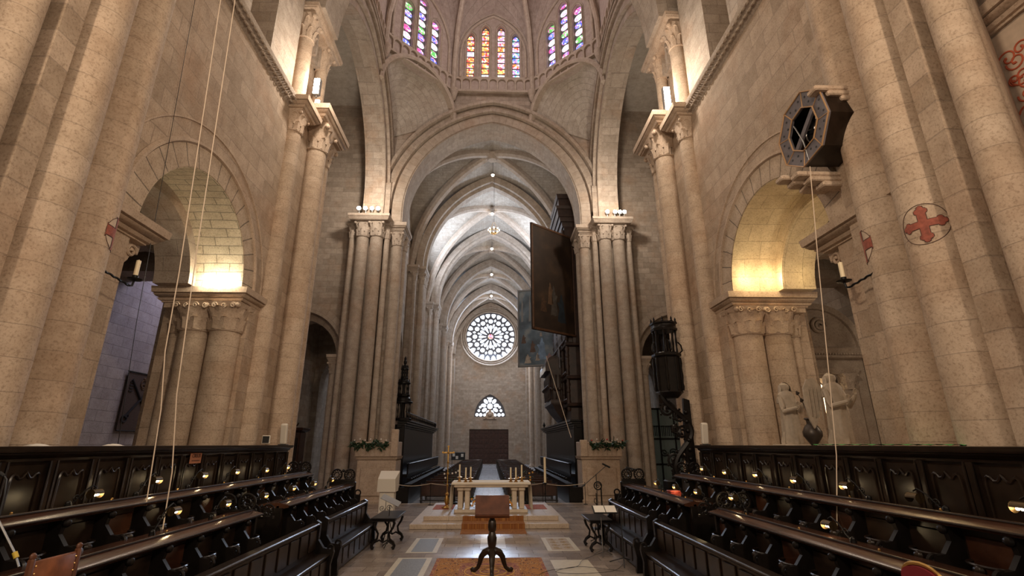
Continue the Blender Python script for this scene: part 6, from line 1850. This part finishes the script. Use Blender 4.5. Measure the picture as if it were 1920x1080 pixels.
# ------------------------------------------------------------------ foreground: leather chair back, microphone, red cushion
t = thing('leather_chair', 'brown leather chair back studded with brass nails at the lower left', 'chair', (-3.66, 4.77, 0))
def Tch(): return Matrix.Translation((-3.66, 4.77, .1)) @ Matrix.Rotation(math.radians(88), 4, 'Z') @ Matrix.Diagonal((.92, .7, 1, 1))
m = MB(); m.T = Tch(); m.bbox(-.23, .22, -.02, .02, 1.05, 1.55, .015); m.build('backrest', M['leather'], t)
for k in range(9):
    z = 1.07 + k * .055
    for x in (-.215, .205):
        m = MB(); m.T = Tch(); m.sphere((x, -.024, z), .008, 6); m.build('brass_nail', M['brass'], t)
for x in (-.25, .24):
    m = MB(); m.T = Tch(); m.bbox(x - .025, x + .025, -.025, .03, -.1, 1.57, .008); m.sphere((x, 0, 1.585), .03, 8); m.build('post', M['woodmid'], t)
m = MB(); m.T = Tch(); m.bbox(-.25, .25, .0, .2, .25, .33, .02); m.build('seat', M['leather'], t)
for x in (-.24, .22):
    m = MB(); m.T = Tch(); m.bbox(x - .02, x + .02, .15, .19, -.1, .27, .006); m.build('leg', M['woodmid'], t)
t = thing('microphone_stand', 'grey microphone stand with a gooseneck and yellow band at the lower left edge', 'microphone stand', (-4.15, 4.95, .35))
m = MB(); m.tube([(-4.62, 5.0, 2.12), (-4.50, 5.0, 1.98), (-4.2, 5.0, 1.62), (-4.14, 5.0, 1.52)], .010, 6); m.cyl((-4.45, 5.0, .36), (-4.45, 5.0, 1.9), .012, n=8); m.build('boom', M['metal'], t)
m = MB(); m.tube([(-4.43, 5.0, 1.8), (-4.44, 5.0, 2.1), (-4.46, 5.0, 2.24), (-4.50, 5.0, 2.28)], .007, 6); m.cyl((-4.49, 5.0, 2.27), (-4.54, 5.0, 2.30), .014, n=8); m.build('gooseneck', M['rubber'], t)
m = MB(); m.cyl((-4.21, 5.0, 1.635), (-4.18, 5.0, 1.59), .020, n=10); m.build('yellow_band', simple('yellow_tape', (.6, .42, .05), .6), t)
for k in range(3):
    a = 2 * PI * k / 3; m = MB(); m.tube([(-4.45, 5, .55), (-4.45 + .2 * math.cos(a), 5 + .2 * math.sin(a), .36)], .01, 6); m.build('leg', M['rubber'], t)
t = thing('red_cushioned_chair', 'chair with a rounded red velvet back at the lower right edge', 'chair', (3.66, 4.56, 0))
def Trc(): return Matrix.Translation((3.67, 4.58, .30)) @ Matrix.Rotation(math.radians(90), 4, 'Z') @ Matrix.Diagonal((.8, .8, 1, 1)) @ Matrix.Translation((-4.8, -6.0, 0))
m = MB(); m.T = Trc(); m.poly([(4.55, .7), (5.05, .7)] + [(4.8 + .25 * math.cos(PI * q / 10), 1.16 + .10 * math.sin(PI * q / 10)) for q in range(11)], 'Y', 5.96, 6.04); m.build('backrest', M['redcloth'], t)
m = MB(); m.T = Trc(); m.tube([(4.54, 6, -.31), (4.54, 6, 1.16)] + [(4.8 - .26 * math.cos(PI * q / 10), 6, 1.17 + .11 * math.sin(PI * q / 10)) for q in range(11)] + [(5.06, 6, 1.16), (5.06, 6, -.31)], .018, 6); m.build('frame', M['gold'], t)
m = MB(); m.T = Trc(); m.bbox(4.55, 5.05, 5.82, 6.0, .12, .2, .02); m.build('seat', M['redcloth'], t)
# red and gold cushions/books on the right far desk
m = MB()
for k, (dx, w) in enumerate(((0, .14), (.01, .13), (-.01, .12))):
    m.bbox(4.12 + dx - w, 4.12 + dx + w, 11.55, 11.8, 1.47 + .035 * k, 1.50 + .035 * k, .008)
m.build('book_stack', simple('red_leather_books', (.35, .05, .03), .5), label='small stack of red bound books on the right lower desk', cat='books')

# ------------------------------------------------------------------ nave side things
t = thing('notice_board', 'dark free-standing notice board with white sheets near the west door', 'notice board', (-3.9, 64, -.14))
m = MB(); m.bbox(-4.7, -3.0, 63.95, 64.05, .7, 1.6, .02); m.build('board', M['rubber'], t)
for x, z in ((-4.0, 1.0), (-3.35, 1.25), (-4.4, 1.3)):
    m = MB(); m.box(x - .15, x + .15, 63.93, 63.95, z - .18, z + .18); m.build('sheet', M['paper'], t)
for x in (-4.6, -3.1):
    m = MB(); m.cyl((x, 64, -.14), (x, 64, .75), .03, n=6); m.build('leg', M['rubber'], t)
t = thing('screen_gate', 'dark glazed screen with a bar grille in the right aisle arch', 'screen', (10.4, 29.6, -.14))
m = MB()
for x in (9.0, 9.9, 10.8, 11.7): m.box(x, x + .08, 29.6, 29.7, -.14, 4.6)
for z in (-.1, 1.4, 2.8, 4.5): m.box(9.0, 11.78, 29.6, 29.7, z, z + .1)
for k in range(26): m.cyl((9.05 + k * .105, 29.65, 3.0), (9.05 + k * .105, 29.65, 3.5), .02, n=5); m.sphere((9.05 + k * .105, 29.65, 3.55), .05, 6)
for q in (-1, 1): m.spiral((10.35 + q * .25, 29.58, 2.1), .22, 1.6, .03, 'Y', flip=q)
m.build('frame', M['iron'], t)
gm, nt, b, N, L = mat_new('dim_green_glass'); b.inputs['Base Color'].default_value = (.35, .45, .42, 1); b.inputs['Transmission Weight'].default_value = .7; b.inputs['Roughness'].default_value = .15
m = MB(); m.box(9.05, 11.7, 29.66, 29.68, -.1, 4.5); m.build('glazing', gm, t)
t = thing('confessional', 'red-brown carved wooden confessional in the left aisle arch', 'confessional', (-10.6, 29.2, 0))
m = MB(); m.bbox(-12.0, -10.6, 29.0, 29.9, -.14, 3.2, .03); lofted_rect(m, -12.0, -10.6, 29.0, 29.9, [(3.2, 0), (3.3, .15), (3.4, .18), (3.45, .1)]); m.build('body', M['woodred'], t)
m = MB(); m.spiral((-11.6, 28.95, 3.7), .25, 1.5, .04, 'Y'); m.spiral((-11.0, 28.95, 3.7), .25, 1.5, .04, 'Y', flip=-1); m.sphere((-11.3, 28.95, 4.0), .14, 8); m.build('crest', M['woodred'], t)
for x in (-11.65, -10.95):
    m = MB(); m.bbox(x - .25, x + .25, 28.95, 29.02, .3, 2.9, .03); m.build('door_panel', M['wood'], t)
# cables lying on the paving
rnd = random.Random(3)
for k, (pts, lb) in enumerate((([(3.0, 13.6), (2.2, 12.6), (1.9, 11.9), (1.3, 11.6), (1.0, 11.2)], 'thin black cable curling over the floor from the right table to the carpet'),
                               ([(3.02, 12.2), (2.6, 11.5), (1.8, 11.3), (1.4, 11.5), (2.0, 11.9), (2.9, 11.4)], 'black cable looping over the cream grave slab'))):
    P_ = []
    for i in range(len(pts) - 1):
        p0, p1, p2, p3 = pts[max(i - 1, 0)], pts[i], pts[i + 1], pts[min(i + 2, len(pts) - 1)]
        for j in range(8):
            u = j / 8
            P_.append(tuple(.5 * (2 * p1[d] + (p2[d] - p0[d]) * u + (2 * p0[d] - 5 * p1[d] + 4 * p2[d] - p3[d]) * u * u + (-p0[d] + 3 * p1[d] - 3 * p2[d] + p3[d]) * u ** 3) for d in (0, 1)) + (.026,))
    m = MB(); m.tube(P_, .0045, 5); m.build('floor_cable', M['rubber'], label=lb, cat='cable')
# painted frieze high at the right edge
t = thing('wall_painting', 'red scrollwork painted on pale plaster high at the right edge', 'wall painting', (6.98, 4.7, 6.2))
m = MB(); m.box(6.97, 6.995, 4.2, 5.28, 6.2, 7.95); m.build('plaster', wp, t)
m = MB(); rnd = random.Random(9)
for k in range(60):
    y, z = rnd.uniform(4.3, 5.2), rnd.uniform(6.3, 7.85)
    m.spiral((6.965, y, z), rnd.uniform(.08, .15), 1.3, .012, 'X', a0=rnd.uniform(0, 6), flip=rnd.choice((-1, 1)))
m.build('scrollwork', simple('vermilion_paint', (.50, .11, .05), .8), t)
m = MB(); abacus(m, 6.95, 7.3, 4.1, 5.4, 8.0, 8.35, .9); m.build('moulding', M['plain'], t)
bpy.context.view_layer.update()
